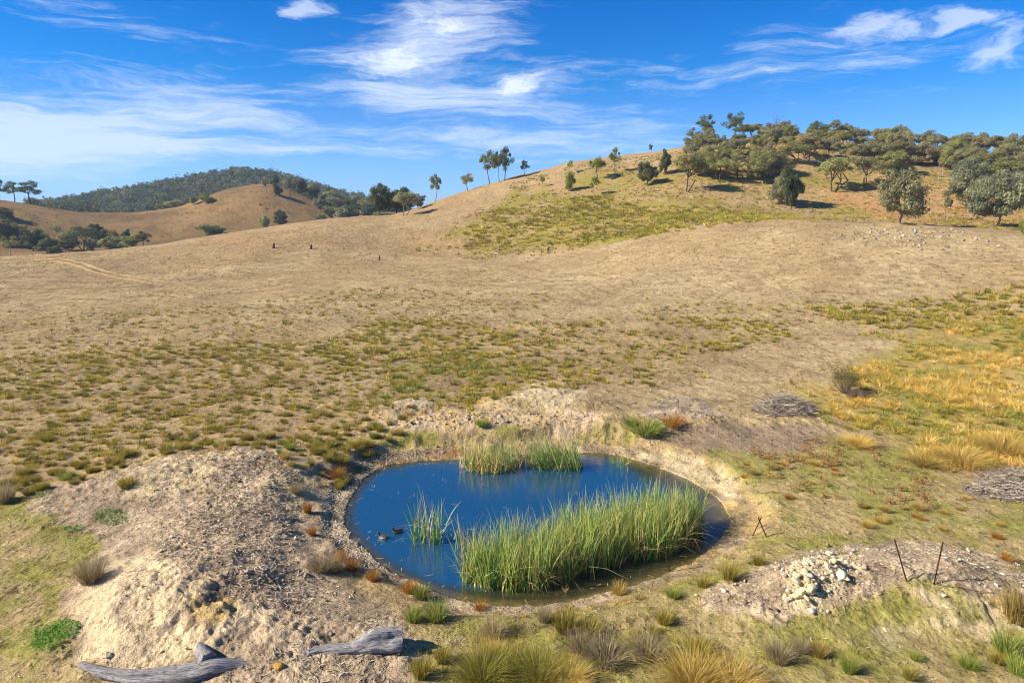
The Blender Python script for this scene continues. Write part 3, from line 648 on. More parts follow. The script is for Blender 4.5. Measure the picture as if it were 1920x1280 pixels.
hillp = wpoly([(780,470),(850,428),(910,385),(960,345),(1060,318),(1180,296),(1300,285),(1500,262),(1760,295),(1940,315),(1940,440),(1700,415),(1590,412),(1420,416),(1280,433),(1180,446),(1050,474)])
p2 = scatter(hillp, 1.0, 21, .6, 6, 8); parts = [fill(p2, .5, .38, 18, HILLC + OL + GREY[:1], .11, tips=ST)]
p2 = scatter(wpoly([(900,440),(960,390),(1100,370),(1240,380),(1400,398),(1590,412),(1400,418),(1280,432),(1060,470),(860,466)]), 1.0, 22, .7, 8, 8); parts.append(fill(p2, .85, .6, 40, HILLC, .13, tips=ST))
p2 = scatter(wpoly([(1050,470),(1280,430),(1590,413),(1400,399),(1240,400),(1120,440)]), .7, 23, 0, 10, 6); parts.append(fill(p2, .8, .4, 18, HILLC, .18, tips=ST))
p2 = scatter(wpoly([(-200,490),(300,460),(700,415),(900,360),(1000,335),(780,470),(1050,475),(1280,435),(1600,415),(1920,445),(2100,500),(2100,560),(1300,600),(600,640),(-200,690)]), .28, 24, .5, 16, 5)
parts.append(fill(p2, .26, .13, 9, GREY + STRAW + OL + [lin(120, 96, 66, .8)] * 2, .09, tips=ST))
DK = [lin(128, 104, 66, .8), lin(112, 98, 56, .8), lin(150, 122, 80, .8)]
p2 = scatter(wpoly([(-200,490),(300,462),(600,425),(800,470),(1050,480),(1280,440),(1600,420),(1920,450),(2100,520),(2100,590),(1500,620),(1000,600),(600,640),(-200,700)]), 1.5, 25, .5, 7, 4); parts.append(fill(p2, .17, .12, 7, DK + OL[:1], .08, tips=ST))
p2 = scatter(wpoly([(-200,600),(600,560),(1000,560),(1900,570),(1700,640),(1400,760),(1100,740),(700,770),(400,690),(-200,740)]), 4.5, 29, .5, 3, 2); parts.append(fill(p2, .12, .10, 8, DK + GREY + OL[:1], .045, tips=ST))
p2 = scatter(wpoly([(-40,384),(100,400),(250,404),(360,385),(430,360),(490,350),(560,362),(640,398),(600,412),(400,436),(300,450),(150,462),(-40,462)], dmin=262), .06, 33, .6, 20, 5); parts.append(fill(p2, .9, .4, 10, DK + HILLC[3:] + GREY, .3))
V, F, Cc = merge(parts); add_stuff('hill_grass', V, F, Cc, M_grass, 'yellow-green tussock grass covering the hillside hollow', 'grass')
goldp = wpoly([(1480,750),(1540,735),(1700,645),(1800,605),(1940,590),(2200,600),(2200,880),(1920,880),(1800,875),(1700,860),(1720,820),(1600,800),(1540,775)])
p2 = scatter(goldp, 5.5, 25, .22, 6, 2.5); parts = [fill(p2, .42, .46, 46, GOLDC, .034, lean=.9, tips=ST, nseg=2)]
p2 = scatter(goldp, 2.6, 26, .2, 4, 2.5); parts.append(fill(p2, .4, .38, 50, OL + GOLDC[2:3] + GR[:1], .03, lean=.9, tips=ST, nseg=2))
p2 = scatter(wpoly([(1490,750),(1560,742),(1720,760),(1760,790),(1680,800),(1560,785)]), 3.0, 27, .4, 3, .8); parts.append(fill(p2, .42, .42, 60, GOLDC, .03, lean=.9, tips=ST, nseg=2))
p2 = scatter(wpoly([(1700,880),(1760,830),(1960,810),(1960,880),(1800,890)]), 3.5, 28, .4, 2, .8); parts.append(fill(p2, .42, .42, 60, GOLDC + GR[:1], .028, lean=.9, tips=ST, nseg=2))
V, F, Cc = merge(parts); add_stuff('golden_grass', V, F, Cc, M_grass, 'swathes of long golden grass filling the hollow at right', 'grass')
# short turf and dry tufts close to the camera
turf_all = wpoly([(1340,840),(1500,810),(1700,860),(2050,900),(2100,1290),(1500,1290),(780,1290),(800,1170),(1000,1150),(1200,1112),(1340,1050),(1420,980),(1400,930)])
turf_l = wpoly([(-100,890),(60,935),(200,965),(220,1010),(135,1090),(100,1130),(150,1230),(220,1290),(-100,1290)])
GT = [lin(158, 154, 72, .82), lin(178, 164, 88, .82), lin(136, 142, 60, .82), lin(200, 178, 108, .82), lin(120, 128, 56, .82)]
parts = []
for pl, sd_ in ((turf_all, 31), (turf_l, 32)):
    p2 = scatter(pl, 75, sd_, .8, 1.0, .6); n = len(p2); parts.append(tuss(p2, np.full(n, .10), rng.uniform(.03, .07, n), 5, pal(GT, n), .014, 1, 1.2))
    p2 = scatter(pl, 3.2, sd_ + 5, .6, 2, .6); n = len(p2); parts.append(tuss(p2, rng.uniform(.06, .16, n), rng.uniform(.08, .2, n), 26, pal(STRAW + OL + GREY, n), .012, 2, .9, ST))
p2 = scatter(wpoly([(980,1140),(1250,1110),(1300,1290),(850,1290),(800,1230)]), 3.2, 36, .5, 2, .5); n = len(p2); parts.append(tuss(p2, rng.uniform(.12, .26, n), rng.uniform(.14, .3, n), 40, pal(OL + STRAW + GREY, n), .014, 2, .9, ST))
V, F, Cc = merge(parts); add_stuff('short_grass', V, F, Cc, M_grass, 'short dry yellow-green turf around the pond', 'grass')
# dead brown weeds in the turf at right
def weeds(p, hgt, n_st, col, blob=.03):
    idx = np.repeat(np.arange(len(p)), n_st); m = len(idx); b = p[idx] + np.c_[rng.normal(0, .06, (m, 2)), np.zeros(m)]
    a = rng.uniform(0, 6.28, m); h = hgt * rng.uniform(.5, 1.1, m); v, f, c = blades(b, h, .015, a, rng.uniform(0, .7, m), rng.uniform(0, .3, m), pal(col, m), 2)
    k = 5; ii = np.repeat(np.arange(m), k); t = rng.uniform(.4, 1, len(ii)); off = h[ii] * .6 * t
    c0 = b[ii] + np.c_[np.sin(a[ii]) * off * .7, np.cos(a[ii]) * off * .7, h[ii] * t]
    v2, f2, cc2 = cards(c0, blob * rng.uniform(.6, 1.4, len(ii)), pal(col, len(ii), .2)); return merge([(v, f, c), (v2, f2, cc2)])
def cards(c0, size, col, nrm=None, asp=1.0):
    n = len(c0); u = rng.standard_normal((n, 3))
    if nrm is not None:
        nn = nrm + .55 * rng.standard_normal((n, 3)); nn /= np.linalg.norm(nn, axis=1, keepdims=True); u -= nn * (u * nn).sum(1, keepdims=True)
        u /= np.linalg.norm(u, axis=1, keepdims=True); w = np.cross(nn, u)
    else:
        u /= np.linalg.norm(u, axis=1, keepdims=True); w = rng.standard_normal((n, 3)); w -= u * (w * u).sum(1, keepdims=True); w /= np.linalg.norm(w, axis=1, keepdims=True)
    s = np.broadcast_to(np.asarray(size), (n,))[:, None]; u = u * s * asp; w = w * s
    V = np.stack([c0 - u, c0 - w * .6, c0 + u, c0 + w * .6], 1).reshape(-1, 3); F = (np.arange(n) * 4)[:, None] + np.arange(4)
    return V, F, np.repeat(col, 4, 0)
BRN = [lin(176, 124, 72, .8), lin(150, 104, 66, .8), lin(190, 144, 92, .8)]
p2 = scatter(wpoly([(1400,850),(1560,830),(1760,900),(1740,960),(1640,950),(1440,910)]), 2.6, 41, .5, 1.5, .8); w1 = weeds(p2, .30, 9, BRN)
p2 = scatter(wpoly([(1450,1190),(1540,1190),(1560,1235),(1470,1240)]), .7, 42); w2 = weeds(p2, .35, 14, BRN)
p2 = scatter(wpoly([(1400,700),(1550,680),(1620,740),(1500,750)]), .5, 43, .5); w3 = weeds(p2, .3, 8, BRN + STRAW, .04)
V, F, Cc = merge([w1, w2, w3]); add_stuff('dead_weeds', V, F, Cc, M_litter, 'rust brown dead weeds in the turf right of the pond', 'weeds')
# bright green weed patches
for poly, lb in (([(55,1225),(60,1190),(110,1160),(150,1165),(148,1190),(100,1225)], 'thick bright green weed patch at the foot of the clay bank'),
                 ([(172,958),(200,950),(232,962),(243,978),(200,985),(180,975)], 'green weed patch on the left side of the spoil mound'),
                 ([(60,932),(85,922),(106,928),(80,938)], 'thin green weed patch at the far left of the mound'),
                 ([(112,992),(140,985),(162,992),(130,1003)], 'small green weed patch between the two larger ones')):
    p2 = scatter(wpoly(poly), 900 if '1225' in str(poly) else 420, 50 + len(lb), 0, 1, .15); n = len(p2)
    p2[:, 2] += rng.uniform(0, .10, n); v, f, c = cards(p2, rng.uniform(.02, .04, n), pal(LUSH, n, .2), np.tile([[0, 0, 1.0]], (n, 1)))
    tag(link('weed_patch', make_mesh('weed_patch', v, f, M_leaf, c)), lb, 'weeds', 'green weed patches', 'stuff')

# ------------------------------------------------------------------ reeds in the pond
RG = [lin(92, 156, 40, .95), lin(126, 178, 54, .95), lin(76, 136, 66, .95), lin(150, 180, 66, .95)]
RD = [lin(236, 204, 128, 1), lin(210, 178, 116, .95), lin(236, 212, 158, .95), lin(196, 156, 96, .95)]
RT = np.array([lin(196, 196, 96, .95), lin(222, 200, 122, .95), lin(140, 178, 100, .95)])
def reed_clump(name, poly, hgt, dens, label, cat, dry=.3, leanx=0.0, seed=0, kind=None, group=None, w=.035, low=1.0):
    poly = np.array([plane_pt(a, b, 0) for a, b in poly]); lo, hi = poly.min(0), poly.max(0); g = np.random.default_rng(seed)
    n = int((hi - lo).prod() * dens); p = g.uniform(lo, hi, (n, 2)); sdp = poly_sd(p[:, 0], p[:, 1], poly) + .2 * fbm(p[:, 0], p[:, 1], .8, 2, seed)
    p = p[sdp < 0]; n = len(p); ctr = poly.mean(0)
    root = tag(link(name, None, None, (ctr[0], ctr[1], 0)), label, cat, group, kind); root.empty_display_size = .2
    b = np.c_[p - ctr, np.full(n, -.15)]; isd = g.uniform(0, 1, n) < dry
    hh = hgt * g.normal(1, .15, n).clip(.5, 1.25) * (1 + .14 * fbm(p[:, 0], p[:, 1], 1.3, 2, seed + 3)); a = g.uniform(0, 6.28, n)
    ln = np.abs(g.normal(0, .13, n)); cu = np.abs(g.normal(0, .16, n))
    if leanx: a = g.normal(math.pi / 2 * np.sign(leanx), .7, n); ln = ln + abs(leanx)
    k = ~isd; v, f, c = blades(b[k], hh[k], w, a[k], ln[k], cu[k], pal(RG, k.sum(), .22), 4, RT[g.integers(0, 3, k.sum())])
    link('green_blades', make_mesh('green_blades', v, f, M_reed, c), root)
    k = isd; cu2 = cu + (g.uniform(0, 1, n) < .3) * g.uniform(.3, .8, n)
    v, f, c = blades(b[k], hh[k] * g.uniform(.55, 1.0, k.sum()), w * .9, a[k], ln[k] * 1.6, cu2[k], pal(RD, k.sum(), .14), 4, None, .8)
    # broken blades lying outwards at the foot
    nb = max(6, n // 14); i_ = g.integers(0, n, nb); bb = b[i_].copy(); bb[:, 2] = g.uniform(.05, .7, nb) * hgt * .5
    v2, f2, c2 = blades(bb, hgt * g.uniform(.2, .42, nb), w * .9, g.uniform(0, 6.28, nb), g.uniform(.7, 1.3, nb), g.uniform(-.2, .3, nb), pal(RD, nb), 2, None, 1.5)
    v2[:, 2] = np.maximum(v2[:, 2], .01)
    v, f, c = merge([(v, f, c), (v2, f2, c2)]); link('dry_blades', make_mesh('dry_blades', v, f, M_reed, c), root)
    return root
reed_clump('reed_bed', [(866,1092),(905,1108),(960,1110),(1010,1108),(1060,1092),(1130,1068),(1180,1054),(1250,1040),(1305,1012),(1316,990),(1290,978),(1200,990),(1100,1010),(1000,1040),(920,1058),(872,1072)],
           1.85, 230, 'large dense bed of green and straw reeds filling the front right of the pond', 'reed bed', .34, seed=61, w=.034)
reed_clump('reed_clump', [(764,1012),(780,1002),(805,1000),(830,1008),(834,1020),(800,1026),(772,1022)], 1.85, 65, 'small upright reed clump standing alone in open water beside the ducks', 'reeds', .34, seed=62, w=.04)
reed_clump('reed_clump', [(836,1012),(860,1008),(890,1020),(888,1045),(850,1034)], 1.3, 16, 'thin line of sparse green stalks between the lone clump and the big bed', 'reeds', .12, seed=63)
reed_clump('reed_clump', [(854,876),(880,868),(930,864),(972,866),(980,874),(960,884),(920,890),(880,886)], 1.45, 130, 'brownish reed clump at the back shore, left of the pair', 'reeds', .68, seed=64, w=.045)
reed_clump('reed_clump', [(975,872),(1000,866),(1012,872),(1000,880)], 1.0, 90, 'low reed fringe linking the two back clumps', 'reeds', .5, seed=65, w=.045)
reed_clump('reed_clump', [(1008,872),(1040,864),(1078,866),(1096,876),(1086,886),(1050,882),(1015,882)], 1.55, 120, 'leaning pale green reed clump at the back shore, right of the pair', 'reeds', .35, leanx=-.18, seed=66, w=.045)
reed_clump('reed_clump', [(1138,868),(1160,866),(1186,876),(1184,884),(1150,876)], .8, 26, 'short green reed sprouts at the back right of the pond', 'reeds', .08, seed=67, w=.045)
reed_clump('reed_clump', [(1052,1112),(1064,1108),(1066,1116),(1056,1118)], .6, 90, 'tiny yellow-green reed tuft by itself in front of the big bed', 'reeds', .2, seed=68)
reed_clump('reed_clump', [(1312,1000),(1324,996),(1326,1008),(1314,1012)], 1.0, 60, 'few short reed blades at the right end of the big bed', 'reeds', .15, seed=69)

rg_ = np.random.default_rng(88); q_ = np.c_[rg_.uniform(POND[:, 0].min(), POND[:, 0].max(), 2600), rg_.uniform(POND[:, 1].min(), POND[:, 1].max(), 2600)]; sq_ = poly_sd(q_[:, 0], q_[:, 1], POND)
q_ = q_[(sq_ < -.1) & (rg_.uniform(0, 1, len(q_)) < np.where(sq_ > -.8, .35, .035))]; n_ = len(q_)
v, f, c = blades(np.c_[q_, np.full(n_, .012)], rg_.uniform(.08, .35, n_), .02, rg_.uniform(0, 6.28, n_), np.full(n_, 1.0), np.zeros(n_), pal(RD, n_), 1); v[:, 2] = .008 + (np.arange(len(v)) % 5) * .0012
tag(link('floating_debris', make_mesh('floating_debris', v, f, M_litter if 'M_litter' in globals() else M_grass, c)), 'scattered dead reed bits floating on the pond', 'debris', kind='stuff')

# ------------------------------------------------------------------ tubes, logs, sticks
def tube(pts, rad, ns=6, cap=True, twist=0.0, rough=0.0, seed=0):
    pts = np.asarray(pts, float); rad = np.asarray(rad, float); n = len(pts); T = np.gradient(pts, axis=0); T /= np.linalg.norm(T, axis=1, keepdims=True) + 1e-12
    ref = np.array([0, 0, 1.0]) if abs(T[:, 2]).mean() < .8 else np.array([1.0, 0, 0])
    U = np.cross(T, ref); U /= np.linalg.norm(U, axis=1, keepdims=True) + 1e-12; Wv = np.cross(T, U)
    a = np.linspace(0, 2 * math.pi, ns, endpoint=False); rr = np.ones((n, ns))
    if rough:
        A2, I2 = np.meshgrid(np.cos(a) * 4 + 10, np.arange(n) * .05); A3, _ = np.meshgrid(np.sin(a) * 4 + 10, np.arange(n)); rr = 1 + rough * fbm(A2 + I2, A3 + I2 * .3, 1.0, 3, seed)
    V = pts[:, None] + (U[:, None] * np.cos(a)[None, :, None] + Wv[:, None] * np.sin(a)[None, :, None]) * (rad[:, None] * rr)[..., None]
    V = V.reshape(-1, 3); i_, j_ = np.meshgrid(np.arange(n - 1), np.arange(ns), indexing='ij'); k_ = (j_ + 1) % ns
    F = np.stack([i_ * ns + j_, i_ * ns + k_, (i_ + 1) * ns + k_, (i_ + 1) * ns + j_], -1).reshape(-1, 4)
    if cap:
        o = len(V); V = np.r_[V, pts[:1], pts[-1:]]; F = list(F)
        for j in range(0, ns, 2):
            F.append([o, (j + 2) % ns, (j + 1) % ns, j]) ; F.append([o + 1, (n - 1) * ns + j, (n - 1) * ns + (j + 1) % ns, (n - 1) * ns + (j + 2) % ns])
        F = np.array(F)
    return V, F
def tube_uv(n, ns, length, extra=2):
    u, v = np.meshgrid(np.arange(ns) / ns, np.linspace(0, length, n)); return np.r_[np.c_[v.ravel(), np.minimum(u, 1 - u).ravel() * 2], np.zeros((extra, 2))]
def log_obj(name, px_pts, radii, label, lift=.6, ns=20, nseg=60, rough=.28, seed=0, root=None, sink=None):
    P0 = np.array([hit(a, b) for a, b in px_pts]); P0[:, 2] += np.array(radii) * lift; P0[:, 2] -= np.array(sink if sink else [0] * len(radii))
    s = np.r_[0, np.cumsum(np.linalg.norm(np.diff(P0, axis=0), axis=1))]; t = np.linspace(0, s[-1], nseg)
    q = np.stack([gsm(np.interp(t, s, P0[:, i]), 2.0) for i in range(3)], -1); r = np.interp(t, s, radii)
    v, f = tube(q, r, ns, True, rough=rough, seed=seed); uv = tube_uv(nseg, ns, s[-1])
    return v, f, uv
def as_thing(name, parts, label, cat):      # parts: (part name, v, f, uv, mat)
    root = tag(link(name, None, None, tuple(parts[0][1].mean(0) * [1, 1, 1])), label, cat)
    for pn, v, f, uv, m in parts: link(pn, make_mesh(pn, v - np.array(root.location), f, m, None, True, uv), root)
    return root
a = log_obj('', [(150,1248),(190,1262),(250,1272),(330,1272),(400,1254),(490,1234)], [.09,.13,.17,.21,.24,.12], '', .35, 28, 90, .5, 3, None, [0, 0, 0, 0, .06, .3])
b_ = log_obj('', [(392,1250),(380,1232),(374,1212)], [.19,.15,.05], '', 1.2, 12, 20, .4, 5)
c_ = log_obj('', [(440,1240),(470,1236)], [.08, .02], '', .9, 10, 8, .3, 6)
as_thing('fallen_log', [('trunk', *a, M_wood), ('broken_branch', *b_, M_wood)], 'curved silver-grey fallen branch with a forked stub lying at the lower left', 'log')
a = log_obj('', [(565,1222),(610,1220),(660,1222),(700,1218),(752,1213)], [.08,.13,.20,.33,.36], '', .3, 32, 90, .45, 8, None, [.14, .05, .05, .03, 0])
as_thing('fallen_log', [('trunk', *a, M_wood)], 'thick silver-grey log end half buried in dirt at the bottom of the spoil mound', 'log')
def sticks(p, ln, rad, cols, tilt=.25, ns=3):
    n = len(p); a = rng.uniform(0, 6.28, n); e = rng.normal(0, tilt, n); L_ = ln * rng.uniform(.4, 1.3, n)
    d = np.stack([np.cos(a) * np.cos(e), np.sin(a) * np.cos(e), np.sin(e)], -1) * L_[:, None] / 2; side = np.stack([-np.sin(a), np.cos(a), 0 * a], -1); up = np.cross(side, d); up /= np.linalg.norm(up, axis=1, keepdims=True)
    V = []; bend = rng.normal(0, .12, n)[:, None] * side * L_[:, None]
    for t, rr in ((-1, .7), (0, 1), (1, .5)):
        ctr = p + d * t + (bend if t == 0 else 0)
        for q in range(ns): an = q * 2 * math.pi / ns; V.append(ctr + (side * math.cos(an) + up * math.sin(an)) * (rad * rr))
    V = np.stack(V, 1).reshape(-1, 3); m = 3 * ns; o = (np.arange(n) * m)[:, None]
    F = np.concatenate([o + np.array([[r_ * ns + q, r_ * ns + (q + 1) % ns, (r_ + 1) * ns + (q + 1) % ns, (r_ + 1) * ns + q]]) for r_ in (0, 1) for q in range(ns)], 0)
    return V, F, np.repeat(pal(cols, n, .14), m, 0)
LIT = [lin(226, 206, 180, .9), lin(206, 186, 158, .85), lin(184, 160, 132, .85), lin(164, 142, 116, .85), lin(140, 116, 92, .85), lin(226, 208, 180, .9)]
mound_l = wpoly([(330,860),(480,842),(590,865),(600,960),(580,1040),(650,1100),(740,1160),(780,1250),(560,1290),(420,1250),(460,1150),(380,1100),(330,1040),(230,1000),(280,920)])
core_l = wpoly([(400,870),(540,850),(560,900),(540,1000),(560,1080),(600,1120),(520,1150),(400,1090),(290,1040),(300,1000),(400,930)])
mound_r = wpoly([(1320,1125),(1400,1085),(1500,1035),(1600,1018),(1780,1012),(1980,1080),(1980,1130),(1800,1110),(1690,1080),(1600,1130),(1480,1160)])
bot_l = wpoly([(420,1255),(560,1200),(760,1215),(800,1290),(440,1290)])
parts = []
for pl, dn, ln_, sd_ in ((mound_l, 34, .17, 71), (core_l, 110, .22, 72), (mound_r, 40, .14, 73), (bot_l, 60, .22, 74), (turf_l, 10, .16, 75), (turf_all, 3, .14, 76)):
    p2 = scatter(pl, dn, sd_, .7, 1.5, .4); p2[:, 2] += .02; parts.append(sticks(p2, ln_, .012, LIT, .25))
p2 = scatter(wpoly([(600,1030),(640,960),(700,870),(640,860),(590,930),(570,1010)]), 14, 77, .5, 1, .3); p2[:, 2] += .02; parts.append(sticks(p2, .14, .009, LIT, .25))
V, F, Cc = merge(parts); add_stuff('reed_litter', V, F, Cc, M_litter, 'bleached dead reed stalks strewn over the spoil mounds', 'litter')
def brush(pxp, n, hgt, ln_, label, seed, rx=None):
    pl = wpoly(pxp); ctr = pl.mean(0); p2 = scatter(pl, n / max(1, (pl.max(0) - pl.min(0)).prod()) * 1.6, seed, 0, 1, .2)
    sdp = -poly_sd(p2[:, 0], p2[:, 1], pl); mxs = sdp.max(); p2[:, 2] += rng.uniform(0, 1, len(p2)) * hgt * np.sqrt(np.clip(sdp / mxs, 0, 1))
    v, f, c = sticks(p2, ln_, .018, [lin(190, 172, 148, .85), lin(166, 148, 126, .85), lin(210, 194, 172, .88), lin(130, 112, 92, .85)], .3, 3)
    z0 = height(ctr[:1], ctr[1:])[0]; tag(link('brush_heap', make_mesh('brush_heap', v - [ctr[0], ctr[1], z0], f, M_litter, c), None, (ctr[0], ctr[1], z0)), label, 'brush heap')
brush([(1412,772),(1430,756),(1470,750),(1520,764),(1528,776),(1500,784),(1440,784)], 1500, .95, .9, 'pale heap of dead branches at the tip of the golden grass', 81)
brush([(1800,915),(1850,890),(1900,872),(1990,868),(1990,930),(1880,940)], 2200, .22, .7, 'flat spread of bleached brush at the right edge', 82)

# posts
def picket(px, py, hpx, lean_px, label):
    x, y, z = hit(px, py); sc = math.hypot(math.hypot(x, y), CAM_H - z) / FPX; h = hpx * sc * 1.12
    w, t = .021, .009; V = []; prof = []
    for k in range(3):
        an = math.pi / 2 + k * 2 * math.pi / 3; d = np.array([math.cos(an), math.sin(an)]); q = np.array([-d[1], d[0]]); prof += [d * .012 - q * t * .9, d * w - q * t * .5, d * w + q * t * .5, d * .012 + q * t * .9]
    prof = np.array(prof); zs = [-.3, .0, h * .97, h]; sca = [1, 1, 1, .7]
    for zz, s_ in zip(zs, sca): V.append(np.c_[prof * s_, np.full(12, zz)])
    V = np.concatenate(V); F = [[r * 12 + q, r * 12 + (q + 1) % 12, (r + 1) * 12 + (q + 1) % 12, (r + 1) * 12 + q] for r in range(3) for q in range(12)] + [[36, 37, 38, 39], [40, 41, 42, 43], [44, 45, 46, 47], [36, 39, 40, 43], [36, 43, 44, 47]]
    o = link('fence_post', make_mesh('fence_post', V, F, M_rust), None, (x, y, z), (R(rng.uniform(-3, 3)), math.atan2(lean_px, hpx), rng.uniform(-.1, .1)))
    return tag(o, label, 'fence post'), (x, y, z, h)
picket(1700, 1086, 66, -24, 'rusty steel post leaning left on the crest of the right mound')
pk, pi = picket(1751, 1092, 64, 4, 'upright rusty steel post on the crest of the right mound')
picket(1411, 1004, 32, 13, 'left leg of the inverted V of steel posts beside the pond')
picket(1437, 1006, 36, -17, 'right leg of the inverted V of steel posts beside the pond')
picket(1256, 1072, 52, -14, 'short rusty post leaning left at the bottom right shore of the pond')
wp = np.array([hit(a, b) for a, b in [(1752,1088),(1758,1097),(1780,1103),(1810,1107),(1835,1111),(1868,1116)]]); wp[:, 2] += [.25, .03, .05, .04, .05, .02]
s_ = np.linspace(0, 5, 40); wq = np.stack([gsm(np.interp(s_, np.arange(6), wp[:, i]), 1.5) for i in range(3)], -1)
v, f = tube(wq, np.full(40, .007), 5); tag(link('fence_wire', make_mesh('fence_wire', v, f, M_rust)), 'loose dark wire trailing right from the upright post', 'wire')
wp = np.array([hit(a, b) for a, b in [(1702,1084),(1712,1082),(1718,1074),(1730,1070)]]); wp[:, 2] += [.06, .1, .12, .04]
s_ = np.linspace(0, 3, 20); wq = np.stack([gsm(np.interp(s_, np.arange(4), wp[:, i]), 1.0) for i in range(3)], -1)
v, f = tube(wq, np.full(20, .009), 5); tag(link('fence_wire', make_mesh('fence_wire', v, f, M_rust)), 'short bent wire at the foot of the left leaning post', 'wire')
for px, py, h_, lb in ((513, 465, 9, 'dark stump left of the pair in the open field'), (583, 467, 8, 'dark stump right of the pair in the open field'), (711, 488, 10, 'grey post in the field below the twin shade trees'), (1028, 470, 9, 'short grey stump at the foot of the green slope')):
    x, y, z = hit(px, py); s = math.hypot(x, y) / FPX; n_ = 7; q = np.c_[np.linspace(0, .15, n_), np.zeros(n_), np.linspace(-.1, h_ * s, n_)]
    v, f = tube(q, np.array([.3, .24, .2, .19, .18, .15, .1]) * (1 if 'dark' in lb else .6), 8, rough=.4, seed=px); tag(link('stump', make_mesh('stump', v, f, M_bark, np.tile(lin(70, 58, 50), (len(v), 1))), None, (x, y, z)), lb, 'stump')

# ------------------------------------------------------------------ stones
def stone_geo(seed, sub=2, rough=.22):
    import bmesh
    bm = bmesh.new(); bmesh.ops.create_icosphere(bm, subdivisions=sub, radius=1.0); v = np.array([q.co[:] for q in bm.verts]); f = np.array([[q.index for q in t.verts] for t in bm.faces]); bm.free()
    g = np.random.default_rng(seed)
    for _ in range(11):     # chop flat facets
        d = g.standard_normal(3); d /= np.linalg.norm(d); k = v @ d; lim = g.uniform(.3, .68); v = v - np.outer(np.maximum(k - lim, 0), d)
    v *= 1 + rough * .3 * g.standard_normal((len(v), 1)).clip(-1, 1) * .3
    return v * g.uniform([.8, .6, .5], [1.1, .95, .75]), f
STG = [stone_geo(s) for s in range(6)]; SLO = [stone_geo(s + 50, 1) for s in range(5)]
SCOL = {'white': lin(226, 212, 184, .88), 'yellow': lin(226, 204, 156, .9), 'grey': lin(168, 152, 134, .85), 'clod': lin(140, 116, 96, .85), 'orange': lin(204, 160, 96, .85), 'amber': lin(220, 166, 74, .88)}
SM = {(k, i): make_mesh('stone', g[0], g[1], M_stone, np.tile(c, (len(g[0]), 1))) for k, c in SCOL.items() for i, g in enumerate(STG)}
def stone(px, py, size, kind, label, group=None, xyz=None, sink=.25, cat='stone'):
    x, y, z = xyz if xyz is not None else hit(px, py)
    o = link('stone', SM[(kind, int(rng.integers(0, 6)))], None, (x, y, z + size * (.5 - sink)), (rng.uniform(-.4, .4), rng.uniform(-.4, .4), rng.uniform(0, 6.28)), (size, size, size * rng.uniform(.8, 1.1)))
    return tag(o, label, cat, group)
stone(520, 1250, .26, 'amber', 'amber yellow boulder leaning on the dirt between the two logs')
stone(538, 1228, .16, 'grey', 'grey stone just behind the amber boulder')
stone(1770, 1118, .17, 'white', 'cream stone on the yellow clay below the upright post'); stone(1868, 1103, .12, 'white', 'white stone at the right end of the trailing wire')
stone(1884, 1236, .13, 'amber', 'amber stone among the lower right corner tussocks')
stone(1590, 1000, .15, 'grey', 'grey stone alone in the turf above the right mound')
stone(1356, 1112, .16, 'white', 'pale stone at the left end of the right rubble'); stone(1305, 1117, .1, 'white', 'small white stone alone left of the rubble')
stone(1552, 1026, .16, 'grey', 'grey stone at the top edge of the right mound'); stone(1620, 1070, .24, 'grey', 'grey-brown boulder left of the leaning post')
stone(310, 917, .09, 'white', 'white stone near the top of the left mound'); stone(320, 1006, .12, 'white', 'pale stone on the middle of the left mound')
stone(620, 1186, .14, 'grey', 'grey stone at the lower right of the left mound')
def rock_field(poly, n, lo, hi, kinds, label, group, seed, clump=0, edge=.3):
    pl = wpoly(poly); area = max(.3, (pl.max(0) - pl.min(0)).prod()); p2 = scatter(pl, n * 3 / area, seed, clump, 1.0, edge); g = np.random.default_rng(seed); g.shuffle(p2)
    for x, y, z in p2[:n]:
        s = lo + (hi - lo) * g.uniform() ** 2.5; k = kinds[g.integers(0, len(kinds))]; stone(0, 0, s, k, label, group, (x, y, z))
rock_field([(1465,1110),(1475,1070),(1520,1045),(1575,1040),(1580,1080),(1545,1120),(1520,1150),(1480,1140)], 42, .08, .3, ['yellow', 'white', 'white'], 'cream boulder in the bright rubble pile at right', 'cream rubble pile', 91)
rock_field([(1470,1120),(1480,1080),(1520,1075),(1535,1110),(1510,1140)], 22, .16, .36, ['yellow', 'white', 'yellow'], 'large cream boulder at the heart of the bright rubble pile', 'big boulders of the cream rubble pile', 92)
rock_field([(1560,1040),(1700,1010),(1820,1030),(1930,1080),(1930,1110),(1800,1100),(1700,1060),(1620,1080)], 52, .05, .17, ['white', 'grey', 'white'], 'pale stone strewn on the right spoil mound', 'pale stones on the right mound', 93)
rock_field([(1320,1120),(1400,1090),(1480,1060),(1480,1150),(1400,1165)], 16, .06, .2, ['clod', 'white', 'clod'], 'stone or clod at the left end of the right mound', 'clods left of the cream rubble', 94)
rock_field([(330,900),(500,850),(570,900),(560,1050),(680,1110),(600,1180),(460,1130),(300,1040)], 32, .05, .18, ['clod', 'grey', 'clod', 'white'], 'earthy clod on the left spoil mound', 'clods on the left mound', 95)
rock_field([(140,1150),(250,1080),(400,1110),(440,1170),(300,1260),(200,1230)], 14, .05, .17, ['yellow', 'grey', 'yellow'], 'yellowish lump on the clay bank at lower left', 'lumps on the clay bank', 96)
rock_field([(750,795),(820,775),(920,768),(940,790),(860,802)], 32, .06, .22, ['orange', 'amber', 'grey'], 'ochre rock in the rubble behind the pond', 'ochre rubble behind the pond', 97)
rock_field([(930,795),(1000,755),(1100,770),(1150,790),(1000,800)], 24, .06, .2, ['grey', 'white', 'grey'], 'grey rock in the rubble behind the pond', 'grey rubble behind the pond', 98)
